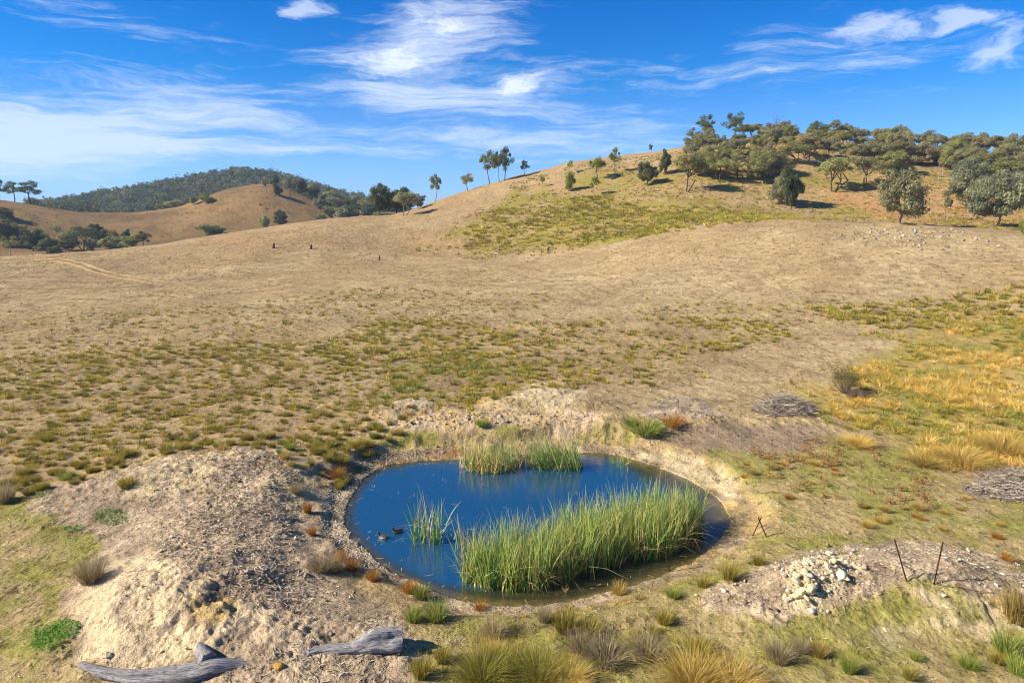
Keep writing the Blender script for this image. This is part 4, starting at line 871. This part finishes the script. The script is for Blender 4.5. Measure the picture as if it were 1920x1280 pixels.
rock_field([(1180,780),(1260,742),(1330,760),(1330,785)], 20, .06, .2, ['grey', 'clod', 'grey'], 'dark grey rock on the heap behind the pond at right', 'grey heap rocks', 99)
rock_field([(640,850),(740,835),(860,832),(860,848),(720,872),(650,900)], 12, .05, .16, ['orange', 'clod', 'grey'], 'earthy rock on the upper left pond bank', 'upper left bank rocks', 100)
def pebbles(p, size, cols, geos=SLO):
    n = len(p); out = []; gi = rng.integers(0, len(geos), n)
    for k, (gv, gf) in enumerate(geos):
        q = p[gi == k]; m = len(q)
        if not m: continue
        s = (size * rng.uniform(.5, 1.5, m) ** 1.5)[:, None, None]; a = rng.uniform(0, 6.28, m); ca, sa = np.cos(a)[:, None], np.sin(a)[:, None]
        X = gv[None, :, 0] * ca - gv[None, :, 1] * sa; Y = gv[None, :, 0] * sa + gv[None, :, 1] * ca; Z = np.broadcast_to(gv[None, :, 2], X.shape)
        V = np.stack([X, Y, Z], -1) * s + q[:, None]; F = (np.arange(m) * len(gv))[:, None, None] + gf[None]
        out.append((V.reshape(-1, 3), F.reshape(-1, 3), np.repeat(pal(cols, m, .15), len(gv), 0)))
    return merge(out)
rim_i = poly_sd
def rim_points(dens, lo, hi, xr, yr, seed):
    g = np.random.default_rng(seed); n = int((xr[1] - xr[0]) * (yr[1] - yr[0]) * dens); p = np.c_[g.uniform(*xr, n), g.uniform(*yr, n)]; s = poly_sd(p[:, 0], p[:, 1], POND); p = p[(s > lo) & (s < hi)]
    return np.column_stack([p, height(p[:, 0], p[:, 1])])
GC = [lin(178, 166, 148, .85), lin(148, 138, 124, .85), lin(200, 186, 162, .85), lin(122, 110, 98, .85)]
x0, x1, y0, y1 = POND[:, 0].min() - 1, POND[:, 0].max() + 1, POND[:, 1].min() - 1, POND[:, 1].max() + 1; xm = (x0 + x1) / 2
parts = [pebbles(rim_points(130, -.1, .95, (x0, x0 + 3.6), (y0, y1), 1), .05, GC + [lin(210, 200, 180, .9)] * 2), pebbles(rim_points(90, -.1, .6, (x0, xm), (y0, y0 + 5), 2), .035, GC), pebbles(rim_points(26, -.1, 1.0, (xm, x1), (y0, y1), 3), .03, GC + [lin(190, 160, 110, .85)]),
         pebbles(rim_points(26, 0, 1.6, (x0, x1), (y1 - 3.2, y1 + 1), 4), .05, GC + [lin(176, 134, 84, .85)])]
for pl, dn, sz, cols, sd_ in ((mound_l, 26, .028, GC + LIT, 1), (core_l, 14, .05, [SCOL['clod'], lin(120, 98, 82, .85), GC[0]], 2), (mound_r, 60, .04, GC + [SCOL['white']] * 3, 3), (wpoly([(1450,1140),(1470,1075),(1520,1035),(1600,1030),(1620,1070),(1560,1125),(1500,1165)]), 60, .075, [SCOL['white'], SCOL['yellow'], SCOL['white']], 13), (wpoly([(670,805),(760,770),(960,765),(1150,775),(1160,795),(900,805)]), 22, .075, GC + [SCOL['orange']] * 2, 4), (wpoly([(740,800),(770,778),(900,775),(930,795),(860,806)]), 30, .085, [SCOL['orange'], SCOL['amber'], SCOL['yellow']], 14),
    (wpoly([(1170,785),(1260,740),(1345,757),(1345,790)]), 16, .06, [GC[0], GC[1], GC[3]], 5), (wpoly([(140,1110),(260,1060),(460,1120),(420,1240),(220,1270)]), 26, .03, [SCOL['yellow'], GC[1], SCOL['grey']], 6), (bot_l, 30, .03, GC, 7),
    (turf_l, 3, .025, [SCOL['white'], GC[0]], 8), (turf_all, 1.6, .025, [SCOL['white'], GC[0]], 9), (wpoly([(930,745),(1020,715),(1100,735),(1080,765)]), 10, .06, [SCOL['white'], GC[0], GC[1]], 10)):
    p2 = scatter(pl, dn, 200 + sd_, .6, 1.2, .4); parts.append(pebbles(p2, sz, cols))
V, F, Cc = merge(parts); add_stuff('gravel', V, F, Cc, M_stone, 'loose gravel and small clods around the pond and on the mounds', 'gravel')
parts = []
for poly, dn, sz, sd_ in (([(1540,445),(1660,430),(1820,460),(1900,475),(1800,478),(1640,455)], 2.2, .26, 1), ([(1360,450),(1430,440),(1480,455),(1400,462)], 1.6, .2, 2), ([(160,610),(220,600),(265,610),(200,616)], 2.5, .14, 3), ([(1600,425),(1750,425),(1920,455),(1920,470),(1700,440)], 1.6, .22, 4),
    ([(250,500),(400,492),(420,505),(280,508)], .8, .16, 5), ([(700,520),(1300,480),(1900,500),(1900,560),(1200,560),(700,600)], .25, .13, 6), ([(0,560),(600,540),(600,640),(0,680)], .3, .1, 7), ([(1380,365),(1440,370),(1500,385),(1420,380)], .4, .4, 8), ([(1180,460),(1240,455),(1250,465),(1190,468)], .8, .22, 9)):
    p2 = scatter(wpoly(poly), dn, 300 + sd_, .5, 5, 2); 
    if len(p2): parts.append(pebbles(p2, sz, [SCOL['grey'], GC[2], lin(196, 172, 138, .85), GC[1]]))
V, F, Cc = merge(parts); add_stuff('field_stones', V, F, Cc, M_stone, 'bands of pale outcropping stones across the far field', 'stones')

# ------------------------------------------------------------------ trees
def limb(p0, p1, r0, r1, n=6, sag=.1, g=None):
    t = np.linspace(0, 1, n)[:, None]; mid = (p0 + p1) / 2 + g.normal(0, sag, 3) * np.linalg.norm(p1 - p0); q = (1 - t) ** 2 * p0 + 2 * t * (1 - t) * mid + t * t * p1
    return q, np.linspace(r0, r1, n)
def gen_tree(kind, seed):
    """unit tree: height 1, crown width about 1; returns wood, crown meshes"""
    g = np.random.default_rng(seed); wood = []; leaves = []
    K = dict(round=(38, 280, .07, .30, .13, .017), gum=(18, 210, .34, .36, .11, .015), wattle=(27, 260, .18, .33, .125, .0145), sapling=(10, 150, .30, .30, .15, .026), dead=(16, 0, .3, .3, .1, .03), shrub=(15, 190, .05, .3, .21, .030))[kind]
    ncl, nl, zb, _, cr, ls = K; top = 1.0
    cl = []
    tries = 0; LD = g.standard_normal((5, 3)); LD /= np.linalg.norm(LD, axis=1, keepdims=True)
    lob = lambda u: .74 + .5 * max(0, float((LD @ u).max())) ** 3
    while len(cl) < ncl and tries < 4000:
        tries += 1; u = g.standard_normal(3); u /= np.linalg.norm(u)
        if kind == 'round': c = np.array([0, 0, .52]) + u * [.40, .40, .42] * g.uniform(.5, 1.0) * lob(u)
        elif kind == 'gum': c = np.array([0, 0, .68]) + u * [.42, .42, .27] * g.uniform(.4, 1.0) * lob(u); c[2] -= .22 * (c[0] ** 2 + c[1] ** 2) / .16 * g.uniform(0, 1)
        elif kind == 'wattle': c = np.array([0, 0, .60]) + np.array([u[0], u[1], abs(u[2]) * 1.1 - .35]) * [.44, .44, .34] * g.uniform(.5, 1.0) * lob(u)
        elif kind == 'sapling': c = np.array([0, 0, .66]) + u * [.28, .28, .28] * g.uniform(.3, 1.0)
        elif kind == 'shrub': c = np.array([0, 0, .42]) + u * [.38, .38, .34] * g.uniform(.4, 1.0)
        else: c = np.array([0, 0, .66]) + u * [.35, .35, .32] * g.uniform(.6, 1.0)
        if c[2] < zb * .9 or any(np.linalg.norm((c - q)) < cr * .62 for q in cl): continue
        cl.append(c)
    cl = np.array(cl)
    cl[:, :2] += g.normal(0, .02, 2)
    tr = .024 if kind != 'sapling' else .015
    lean = g.normal(0, .05, 2); fork = np.array([lean[0], lean[1], zb + .10])
    stems = 1 if kind in ('round', 'gum', 'sapling', 'dead') else int(g.integers(2, 4))
    forks = []
    for s in range(stems):
        f = fork + (np.r_[g.normal(0, .12, 2), g.normal(0, .03)] if stems > 1 else 0); q, r = limb(np.r_[g.normal(0, .015, 2), -.03], f, tr * (1 if stems == 1 else .75), tr * .62, 7, .06, g); wood.append(tube(q, r, 7)); forks.append(f)
    # main limbs to cluster heads, then branches
    nm = min(6, len(cl)); heads = cl[g.permutation(len(cl))[:nm]] * [.55, .55, 1] * [1, 1, .82]; heads[:, 2] = np.maximum(heads[:, 2], zb + .12)
    for hd in heads:
        f = forks[int(np.argmin([np.linalg.norm(hd - q) for q in forks]))]; q, r = limb(f, hd, tr * .6, tr * .3, 6, .08, g); wood.append(tube(q, r, 5))
    for c in cl:
        hd = heads[int(np.argmin(np.linalg.norm(heads - c, axis=1)))]; q, r = limb(hd, c, tr * .3, tr * .09, 5, .1, g); wood.append(tube(q, r, 4))
        if kind == 'dead':
            for _ in range(4): q, r = limb(c, c + g.normal(0, .1, 3) + [0, 0, .04], tr * .12, tr * .03, 4, .1, g); wood.append(tube(q, r, 3))
    pts = []; nrm = []; cc = []
    for c in cl:
        if nl == 0: break
        rr = cr * g.uniform(.55, 1.35); u = g.standard_normal((nl, 3)); u /= np.linalg.norm(u, axis=1, keepdims=True); rad = g.uniform(.15, 1, (nl, 1)) ** .45
        sq = [1.05, 1.05, .68] if kind in ('gum', 'wattle') else [1, 1, .82]
        pts.append(c + u * rad * rr * sq + g.normal(0, .012, (nl, 3))); nrm.append(u + [0, 0, .35]); cc.append(np.full(nl, g.uniform(.78, 1.22)) * g.uniform(.7, 1.35, nl))
    V = []; F = []; o = 0
    for v, f in wood: V.append(v); F.append(f + o); o += len(v)
    wv, wf = np.concatenate(V), np.concatenate(F)
    if nl: return wv, wf, np.concatenate(pts), np.concatenate(nrm), np.concatenate(cc), ls
    return wv, wf, None, None, None, ls
TC = {'dark': lin(112, 118, 74, .8), 'greygreen': lin(156, 152, 108, .88), 'olive': lin(158, 154, 90, .9), 'brown': lin(164, 154, 104, .9), 'gum': lin(128, 134, 84, .8), 'blue': lin(154, 156, 116, .88), 'lime': lin(160, 164, 76, .85), 'farblue': lin(118, 138, 116, .8)}
BARKC = {'dark': lin(80, 66, 54), 'pale': lin(196, 182, 164), 'grey': lin(130, 116, 102)}
TM = {}
def tree_meshes(kind, col, bark, var):
    key = (kind, col, bark, var)
    if key not in TM:
        wv, wf, p_, n_, c_, ls = gen_tree(kind, {'round': 10, 'gum': 20, 'wattle': 30, 'sapling': 40, 'dead': 50, 'shrub': 60}[kind] + var)
        tm = make_mesh('trunk', wv, wf, M_bark, np.tile(BARKC[bark], (len(wv), 1))); cm = None
        if p_ is not None:
            v, f, c = cards(p_, ls * rng.uniform(.6, 1.3, len(p_)), TC[col] * c_[:, None], n_, 1.35); cm = make_mesh('crown', v, f, M_leaf, c)
        TM[key] = (tm, cm)
    return TM[key]
NVAR = 4
def tree(name, kind, col, px, py, wpx, hpx, label, cat='tree', group=None, bark='grey', dmin=None, dmax=None, xyz=None, lean=0.0):
    x, y, z = xyz if xyz is not None else hit(px, py, dmin=dmin, dmax=dmax); s = math.hypot(x, y) / FPX * 1.0
    tm, cm = tree_meshes(kind, col, bark, int(rng.integers(0, NVAR)))
    root = tag(link(name, None, None, (x, y, z - .1), (0, lean, rng.uniform(0, 6.28)), (wpx * s * 1.04, wpx * s * 1.04, hpx * s * 1.06)), label, cat, group)
    link('trunk' if kind != 'dead' else 'bare_branches', tm, root)
    if cm: link('crown', cm, root)
    return root
T = lambda *a, **k: tree(*a, **k)
# far left ridge
T('gum_tree','gum','gum',27,377,34,30,'spreading gum on the far left ridge, left of the pair on the skyline',dmin=300,bark='dark',lean=-.1)
T('gum_tree','gum','gum',58,382,44,34,'spreading gum on the far left ridge, right of the pair on the skyline',dmin=300,bark='dark')
T('gum_tree','gum','gum',-4,374,30,30,'gum cut by the left edge of the photo on the skyline',dmin=300,bark='dark')
T('shrub','shrub','dark',10,414,34,22,'dark shrub on the slope at the far left edge',dmin=250)
# bare round hill in the distance
for q in ((363,384,16,17,'round','olive','small tree left of the pair on the flank of the far bare hill'),(389,381,24,17,'shrub','lime','lime bush right of the pair on the flank of the far bare hill'),(325,387,26,14,'shrub','brown','brown bush low on the flank of the far bare hill'),
          (499,363,16,28,'gum','brown','thin brown tree just right of the summit of the far bare hill'),(545,375,38,44,'gum','greygreen','tallest gum on the right shoulder of the far bare hill'),(522,368,22,22,'round','dark','dark tree behind the summit of the far bare hill'),
          (566,368,26,30,'round','dark','dark tree right of the tallest gum on the far bare hill'),(488,391,8,10,'sapling','olive','tiny sapling on the face of the far bare hill'),(518,350,20,22,'round','dark','dark tree at the top of the far bare hill')):
    T('tree' if q[4] != 'shrub' else 'shrub', q[4], q[5], q[0], q[1], q[2], q[3], q[6], dmin=300, dmax=460)
for px, py, w_, h_, k, c, lb in ((497,430,22,30,'shrub','olive','feathery olive tree left of the pair behind the near crest'),(523,428,30,32,'round','dark','dark tree right of the pair behind the near crest'),(397,442,44,22,'shrub','dark','low dark shrub behind the near crest')):
    T('tree' if k != 'shrub' else 'shrub', k, c, px, py, w_, h_, lb, dmin=260, dmax=400)
# shrubs and trees in the valley at left
VT = [(10,462,44,40,'round','dark'),(36,460,40,34,'round','olive'),(62,470,38,32,'round','dark'),(90,474,34,24,'round','gum'),(20,480,34,30,'gum','lime'),(108,440,18,20,'gum','olive'),(125,455,26,22,'shrub','olive'),(155,472,52,44,'wattle','gum'),(182,446,24,24,'round','dark'),(188,462,34,26,'round','dark'),
      (206,466,32,26,'shrub','olive'),(236,452,20,20,'round','dark'),(246,466,28,26,'shrub','lime'),(268,466,32,32,'gum','dark'),(224,470,36,16,'shrub','olive'),(172,470,26,18,'shrub','greygreen'),(130,470,30,20,'round','dark'),(75,452,26,18,'shrub','brown'),(0,448,30,24,'round','dark'),(48,446,26,16,'shrub','olive'),(102,476,26,14,'shrub','dark'),(212,450,22,18,'shrub','brown'),(180,432,14,12,'sapling','olive'),(158,430,12,14,'sapling','olive')]
VTL = {7:'broad umbrella tree with a dark trunk in the middle of the left valley', 4:'pale lime tree with a white trunk at the left edge of the valley', 13:'dark spiky tree at the right end of the valley thicket', 12:'lime green bush beside the spiky tree in the valley'}
for i, q in enumerate(VT):
    T('tree' if q[4] != 'shrub' else 'shrub', q[4], q[5], q[0], q[1], q[2], q[3], VTL.get(i, {'dark':'dark green','olive':'olive','gum':'mid green','greygreen':'grey-green','brown':'brownish','lime':'lime'}[q[5]] + ' tree or shrub of the thicket in the left valley'), group=None if i in VTL else 'thicket in the left valley', dmin=230, dmax=330, bark='pale' if q[5] == 'lime' else 'dark')
# trees on and behind the near ridge
R1 = [('shade_tree','round','dark',712,398,52,58,'dense dark shade tree on the left of the ridge group'),('shade_tree','round','dark',745,394,54,50,'dense dark shade tree behind the grey twin-trunk one'),('shade_tree','wattle','greygreen',757,406,50,50,'grey-green twin-trunk shade tree in front of the dark ones'),('shade_tree','round','greygreen',786,392,32,28,'small grey-green crown at the right of the shade group'),
 ('gum_tree','gum','gum',816,374,32,52,'slim gum standing alone on the ridge right of the shade group'),('gum_tree','gum','brown',877,356,38,34,'low leaning gum alone on the ridge'),('gum_tree','gum','gum',919,345,52,64,'broad many-limbed gum at the left of the ridge trio'),('gum_tree','gum','gum',936,342,34,64,'tall gum in the middle of the ridge trio'),('gum_tree','gum','dark',946,339,36,60,'tall gum at the right of the ridge trio'),
 ('gum_tree','gum','dark',983,330,22,28,'small gum right of the trio on the ridge'),('sapling','sapling','lime',1067,326,16,24,'pale upright sapling on the shoulder skyline'),('sapling','shrub','lime',1067,358,24,38,'lime bush on the slope below the pale sapling'),('sapling','sapling','lime',1018,350,14,18,'small lime sapling on the left part of the slope'),
 ('sapling','wattle','lime',1120,336,34,42,'feathery yellow-green tree on the bare shoulder'),('gum_tree','gum','lime',1151,326,26,46,'thin gum beside the feathery tree on the bare shoulder'),('sapling','sapling','lime',1112,366,26,32,'sparse sapling in the green hollow'),('sapling','sapling','gum',1220,292,12,22,'tiny dark sapling on the skyline of the hill'),
 ('round_tree','round','dark',1213,346,38,42,'round dark tree on a short trunk on the open slope'),('round_tree','sapling','brown',1231,340,14,22,'thin brown sapling beside the round dark tree'),('round_tree','round','dark',1248,328,26,46,'narrow dark tree upslope of the round one'),
 ('grove_tree','wattle','olive',1287,360,58,76,'big olive tree on the red soil at the lower left of the grove'),('grove_tree','round','greygreen',1466,384,46,58,'brown-green tree left of the pair at the foot of the grove'),('grove_tree','round','dark',1484,392,48,74,'darker taller tree right of the pair at the foot of the grove'),
 ('grove_tree','wattle','olive',1563,360,66,64,'umbrella tree with dark stems in the middle of the grove slope'),('grove_tree','wattle','brown',1622,350,56,52,'brown feathery tree right of the umbrella tree'),('grove_tree','gum','olive',1516,305,34,42,'slim olive tree in the gap of the grove'),
 ('oak_tree','round','greygreen',1686,420,92,84,'large dense grey-green tree alone on the red slope'),('oak_tree','sapling','greygreen',1772,414,26,50,'slender small tree between the two large ones on the red slope'),('oak_tree','round','blue',1868,426,86,86,'largest blue-green tree near the right edge'),('oak_tree','round','greygreen',1814,398,62,60,'grey-brown round tree behind the largest one'),
 ('oak_tree','round','blue',1826,368,72,58,'broad bluish crown behind the grey-brown round tree'),('oak_tree','round','blue',1916,394,60,62,'bluish tree at the right edge behind the largest'),('shrub','shrub','lime',1921,440,18,26,'bright green bush cut by the right edge'),
 ('grove_tree','gum','olive',1297,276,30,34,'yellow-green tree at the left end of the hilltop skyline'),('gum_tree','gum','gum',1321,268,46,48,'dark gum with open limbs, first on the hilltop skyline'),('gum_tree','gum','gum',1376,262,48,46,'dark gum with open limbs, second on the hilltop skyline'),('gum_tree','gum','brown',1469,266,32,34,'brown crowned tree beside the dead one on the skyline'),
 ('gum_tree','gum','olive',1566,278,50,44,'broad flat crowned gum in the middle of the hilltop'),('gum_tree','gum','brown',1742,288,46,36,'flat brown crown standing clear of the grove at the right'),('gum_tree','gum','brown',1812,292,60,36,'brown crown with reddish twigs at the right skyline')]
for q in R1:
    o = T(*q, dmin=95, dmax=262, bark='dark' if q[2] in ('dark', 'olive') else 'grey')
T('dead_tree','dead','gum',1452,264,30,46,'bare dead tree sticking above the hilltop',bark='grey',dmin=95,dmax=262)
T('dead_tree','dead','gum',1756,358,10,42,'white dead trunk on the red slope above the slender tree',bark='pale',dmin=95,dmax=262)
T('dead_tree','dead','gum',1766,334,8,20,'short white dead trunk upslope of the taller one',bark='pale',dmin=95,dmax=262)
T('dead_tree','dead','gum',1045,440,12,18,'small bare shrub in the green hollow',bark='grey',dmin=95,dmax=262)
# the grove itself
g = np.random.default_rng(5); placed = [(q[4], q[5]) for q in R1]
GP = np.array([(1285,300),(1330,280),(1420,268),(1500,272),(1600,280),(1700,286),(1800,292),(1925,300),(1925,352),(1850,345),(1790,330),(1700,318),(1660,345),(1600,320),(1530,300),(1470,330),(1440,352),(1380,350),(1320,348),(1285,332)], float)
cnt = 0
for _ in range(6000):
    if cnt >= 58: break
    a, b = g.uniform(1285, 1925), g.uniform(264, 355)
    if poly_sd(np.array([a]), np.array([b]), GP)[0] > 0: continue
    if any(abs(a - u) < 20 and abs(b - v) < 9 for u, v in placed): continue
    placed.append((a, b)); cnt += 1; u = g.uniform(); right = a > 1700
    k = ('wattle', 'wattle', 'round', 'gum')[int(u * 4)]; c = (('olive', 'brown', 'olive', 'greygreen') if not right else ('greygreen', 'olive', 'brown', 'greygreen'))[g.integers(0, 4)]
    sc_ = .8 + .35 * (b - 264) / 90
    T('grove_tree', k, c, a, b, g.uniform(36, 58) * sc_, g.uniform(34, 50) * sc_, {'olive':'olive','brown':'brownish','greygreen':'grey-green'}[c] + ' tree of the grove below the hilltop', group='trees of the hilltop grove', dmin=95, dmax=262, bark='dark')
for a in np.arange(1392, 1930, 28.0):      # skyline rank
    b = np.interp(a, [1390,1500,1560,1650,1750,1850,1920], [266,262,270,284,291,299,305]) + g.uniform(-2, 6)
    if 1478 < a < 1525: continue
    T('grove_tree', ('gum','wattle','round')[g.integers(0, 3)], ('olive','brown','greygreen','gum')[g.integers(0, 4)], a + g.uniform(-5, 5), b, g.uniform(32, 48), g.uniform(24, 42), 'tree of the rank along the hilltop skyline', group='skyline trees of the hilltop', dmin=95, dmax=262, bark='dark')
ORD = 'first second third fourth fifth sixth seventh eighth ninth tenth eleventh twelfth thirteenth fourteenth fifteenth sixteenth'.split()
gt = [o for o in C.objects if o.get('group') == 'trees of the hilltop grove']; PXY = {}
for o in gt:
    x, y, z = o.location; dz = z - CAM_H; c_, s_ = math.cos(PITCH), math.sin(PITCH); dep = y * c_ - dz * s_; PXY[o.name] = (x / dep, -(y * s_ + dz * c_) / dep)
ys = sorted(v_[1] for v_ in PXY.values()); cuts = [ys[len(ys) * k // 4] for k in (1, 2, 3)]; rows = {}
for o in gt:
    r_ = sum(PXY[o.name][1] > c_ for c_ in cuts); rows.setdefault((r_, o['label'].split(' tree')[0]), []).append(o)
for (r_, colr), l_ in rows.items():
    l_.sort(key=lambda o: PXY[o.name][0])
    for k, o in enumerate(l_): o['label'] = ORD[min(k, 15)] + ' ' + colr + ' tree from the left in the ' + ('back', 'second', 'third', 'front')[r_] + ' row of the hilltop grove'
l_ = sorted((o for o in C.objects if o.get('group') == 'skyline trees of the hilltop'), key=lambda o: o.location.x / o.location.y)
for k, o in enumerate(l_): o['label'] = (ORD[k] + ' tree from the left' if k < 16 else ORD[len(l_) - 1 - k] + ' tree from the right') + ' in the rank along the hilltop skyline'
def rank_labels(group, what, place, nrows=1, names=('back', 'front')):
    gt = [o for o in C.objects if o.get('group') == group]; gt.sort(key=lambda o: -math.hypot(o.location.x, o.location.y)); n_ = len(gt)
    for r_ in range(nrows):
        l_ = sorted(gt[n_ * r_ // nrows:n_ * (r_ + 1) // nrows], key=lambda o: o.location.x / o.location.y)
        for k, o in enumerate(l_):
            pos = ORD[k] + ' ' + what + ' from the left' if k < 16 and k <= len(l_) // 2 + 8 else ORD[len(l_) - 1 - k] + ' ' + what + ' from the right'
            o['label'] = pos + (' in the ' + names[r_] + ' row' if nrows > 1 else '') + ' ' + place
# belt of trees behind the saddle, between the far hill and the near ridge
for i in range(34):
    a = 585 + g.uniform(0, 125); b = np.interp(a, [585,620,660,710], [386,398,398,394]) + g.uniform(-4, 8); d = g.uniform(330, 470); x, y, _z = ray(a, b); r_ = math.hypot(x, y); xx, yy = x * d / r_, y * d / r_; zz = float(height(np.array([xx]), np.array([yy]))[0])
    if True: T('tree', ('round','shrub','wattle')[i % 3], ('dark','olive','gum','greygreen')[i % 4], a, b, g.uniform(22, 40), g.uniform(18, 30), 'tree of the wooded belt seen over the saddle', group='wooded belt over the saddle', xyz=(xx, yy, max(zz, CAM_H - d * .012)) if False else (xx, yy, zz), bark='dark')
rank_labels('wooded belt over the saddle', 'tree', 'of the wooded belt over the saddle', 2)
rank_labels('thicket in the left valley', 'plant', 'of the thicket in the left valley', 2)
# far wooded hill: reads as one mass
pl = np.array([hit(a, b, dmin=480)[:2] for a, b in [(70,396),(200,374),(300,358),(380,342),(440,331),(500,334),(560,349),(620,368),(700,384),(760,394)]])
pl = np.concatenate([pl, (pl * .64)[::-1]]); n0 = 5200; gg = np.random.default_rng(9); lo, hi = pl.min(0), pl.max(0); p2 = gg.uniform(lo, hi, (n0, 2)); p2 = p2[poly_sd(p2[:, 0], p2[:, 1], pl) < 4]
p2 = p2[:1500]; p2 = np.column_stack([p2, height(p2[:, 0], p2[:, 1])]); parts = []; wparts = []
for k in range(4):
    q = p2[k::4]; wv, wf, pt, nr, cc, ls = gen_tree(('round', 'gum', 'gum', 'wattle')[k], 77 + k); idx = gg.permutation(len(pt))[:150]; m = len(q)
    hh = gg.uniform(7, 12, m); ww = hh * gg.uniform(.8, 1.2, m); an = gg.uniform(0, 6.28, m)
    X = pt[idx, 0][None] * np.cos(an)[:, None] - pt[idx, 1][None] * np.sin(an)[:, None]; Y = pt[idx, 0][None] * np.sin(an)[:, None] + pt[idx, 1][None] * np.cos(an)[:, None]
    Pp = np.stack([X * ww[:, None], Y * ww[:, None], pt[idx, 2][None] * hh[:, None]], -1) + q[:, None]; tc_ = pal([TC['farblue'], TC['gum'] * .9, TC['greygreen'] * .9, TC['dark']], m)
    parts.append(cards(Pp.reshape(-1, 3), np.tile(rng.uniform(.4, .75, len(idx)), m), np.repeat(tc_, len(idx), 0) * rng.uniform(.8, 1.2, (m * len(idx), 1)), np.tile(nr[idx], (m, 1)), 1.2))
    Wn = np.stack([(wv[:, 0][None] * ww[:, None]), wv[:, 1][None] * ww[:, None], wv[:, 2][None] * hh[:, None]], -1) + q[:, None]; sel = slice(0, None)
    if k == 1: Wn = Wn[:120]; wparts.append((Wn.reshape(-1, 3), ((np.arange(len(Wn)) * len(wv))[:, None, None] + wf[None]).reshape(-1, 4), np.tile(BARKC['grey'], (len(Wn) * len(wv), 1))))
V, F, Cc = merge(parts); add_stuff('far_wood', V, F, Cc, M_leaf, 'hazy blue-green wood covering the far hill at left', 'wood')

# thorny bush in the golden grass
x, y, z = hit(1583, 738); root = tag(link('bush', None, None, (x, y, z)), 'lone bush with grey bare stems and green tips in the golden grass', 'bush')
nb = 60; gg = np.random.default_rng(3); tw = []
tips = []
for i in range(nb):
    a = gg.uniform(0, 6.28); e = np.array([math.cos(a) * gg.uniform(.2, 1.0), math.sin(a) * gg.uniform(.2, 1.0), gg.uniform(.8, 1.7)]); q, r = limb(np.r_[gg.normal(0, .08, 2), -.05], e, .016, .005, 5, .08, gg); tw.append(tube(q, r, 4)); tips += [q[3], q[4], (q[3] + q[4]) / 2]
v, f, c = merge([(a_, b2, np.tile(lin(150, 136, 120, .85), (len(a_), 1))) for a_, b2 in tw]); link('stems', make_mesh('stems', v, f, M_bark, c), root)
tp_ = np.array(tips); pp = np.repeat(tp_, 14, 0) + gg.normal(0, .12, (len(tp_) * 14, 3)); v, f, c = cards(pp, gg.uniform(.02, .05, len(pp)), pal([lin(130, 136, 66, .75), lin(150, 146, 80, .75), lin(160, 120, 66, .75)], len(pp), .2)); link('foliage', make_mesh('foliage', v, f, M_leaf, c), root)
x, y, z = hit(1608, 745); v, f, c = sticks(np.c_[gg.normal(x, .35, 260), gg.normal(y, .25, 260), z + gg.uniform(0, .4, 260)], .5, .012, [lin(104, 90, 74, .8), lin(130, 112, 90, .8)], .5); tag(link('brush_heap', make_mesh('brush_heap', v, f, M_litter, c)), 'low dark twigs at the right foot of the lone bush', 'brush heap')

# ------------------------------------------------------------------ ducks
def duck(px, py, hd, label, pale):
    x, y = plane_pt(px, py, 0); q = np.array([(-.24, 0, .11), (-.19, 0, .085), (-.12, 0, .06), (-.02, 0, .055), (.08, 0, .06), (.13, 0, .09), (.145, 0, .15), (.155, 0, .20), (.175, 0, .235), (.20, 0, .235), (.225, 0, .225), (.27, 0, .215)])
    r = np.array([.008, .045, .09, .105, .085, .055, .032, .03, .042, .036, .014, .006]); t = np.linspace(0, 11, 34); q2 = np.stack([np.interp(t, range(12), q[:, i]) for i in range(3)], -1); r2 = np.interp(t, range(12), r)
    v, f = tube(q2, r2, 10); cc = np.tile(lin(86, 74, 62), (len(v), 1)); cc[v[:, 2] < .06] = lin(*( (190, 180, 165) if pale else (120, 104, 86))); cc[v[:, 0] > .225] = lin(40, 36, 32)
    tag(link('duck', make_mesh('duck', v, f, M_bark, cc, True), None, (x, y, 0), (0, 0, hd)), label, 'duck')
duck(745, 998, R(-150), 'brown duck swimming nearer the lone reed clump', False); duck(718, 1009, R(170), 'paler duck swimming behind, to the left of the other', True)

# ------------------------------------------------------------------ air
import bmesh
bm = bmesh.new(); bmesh.ops.create_cube(bm, size=1.0); hm = bpy.data.meshes.new('haze'); bm.to_mesh(hm); bm.free()
hz = link('haze', hm, None, (0, 0, 13), None, (5000, 5000, 122)); tag(hz, 'thin blue haze over the far hills', 'haze', kind='stuff')
mh = bpy.data.materials.new('haze'); mh.use_nodes = True; t = mh.node_tree; t.nodes.clear(); o_ = t.nodes.new('ShaderNodeOutputMaterial'); pv = t.nodes.new('ShaderNodeVolumePrincipled')
pv.inputs['Color'].default_value = (.62, .78, 1, 1); pv.inputs['Density'].default_value = 0.00019; t.links.new(pv.outputs[0], o_.inputs['Volume']); hm.materials.append(mh)
scene.cycles.volume_bounces = 0
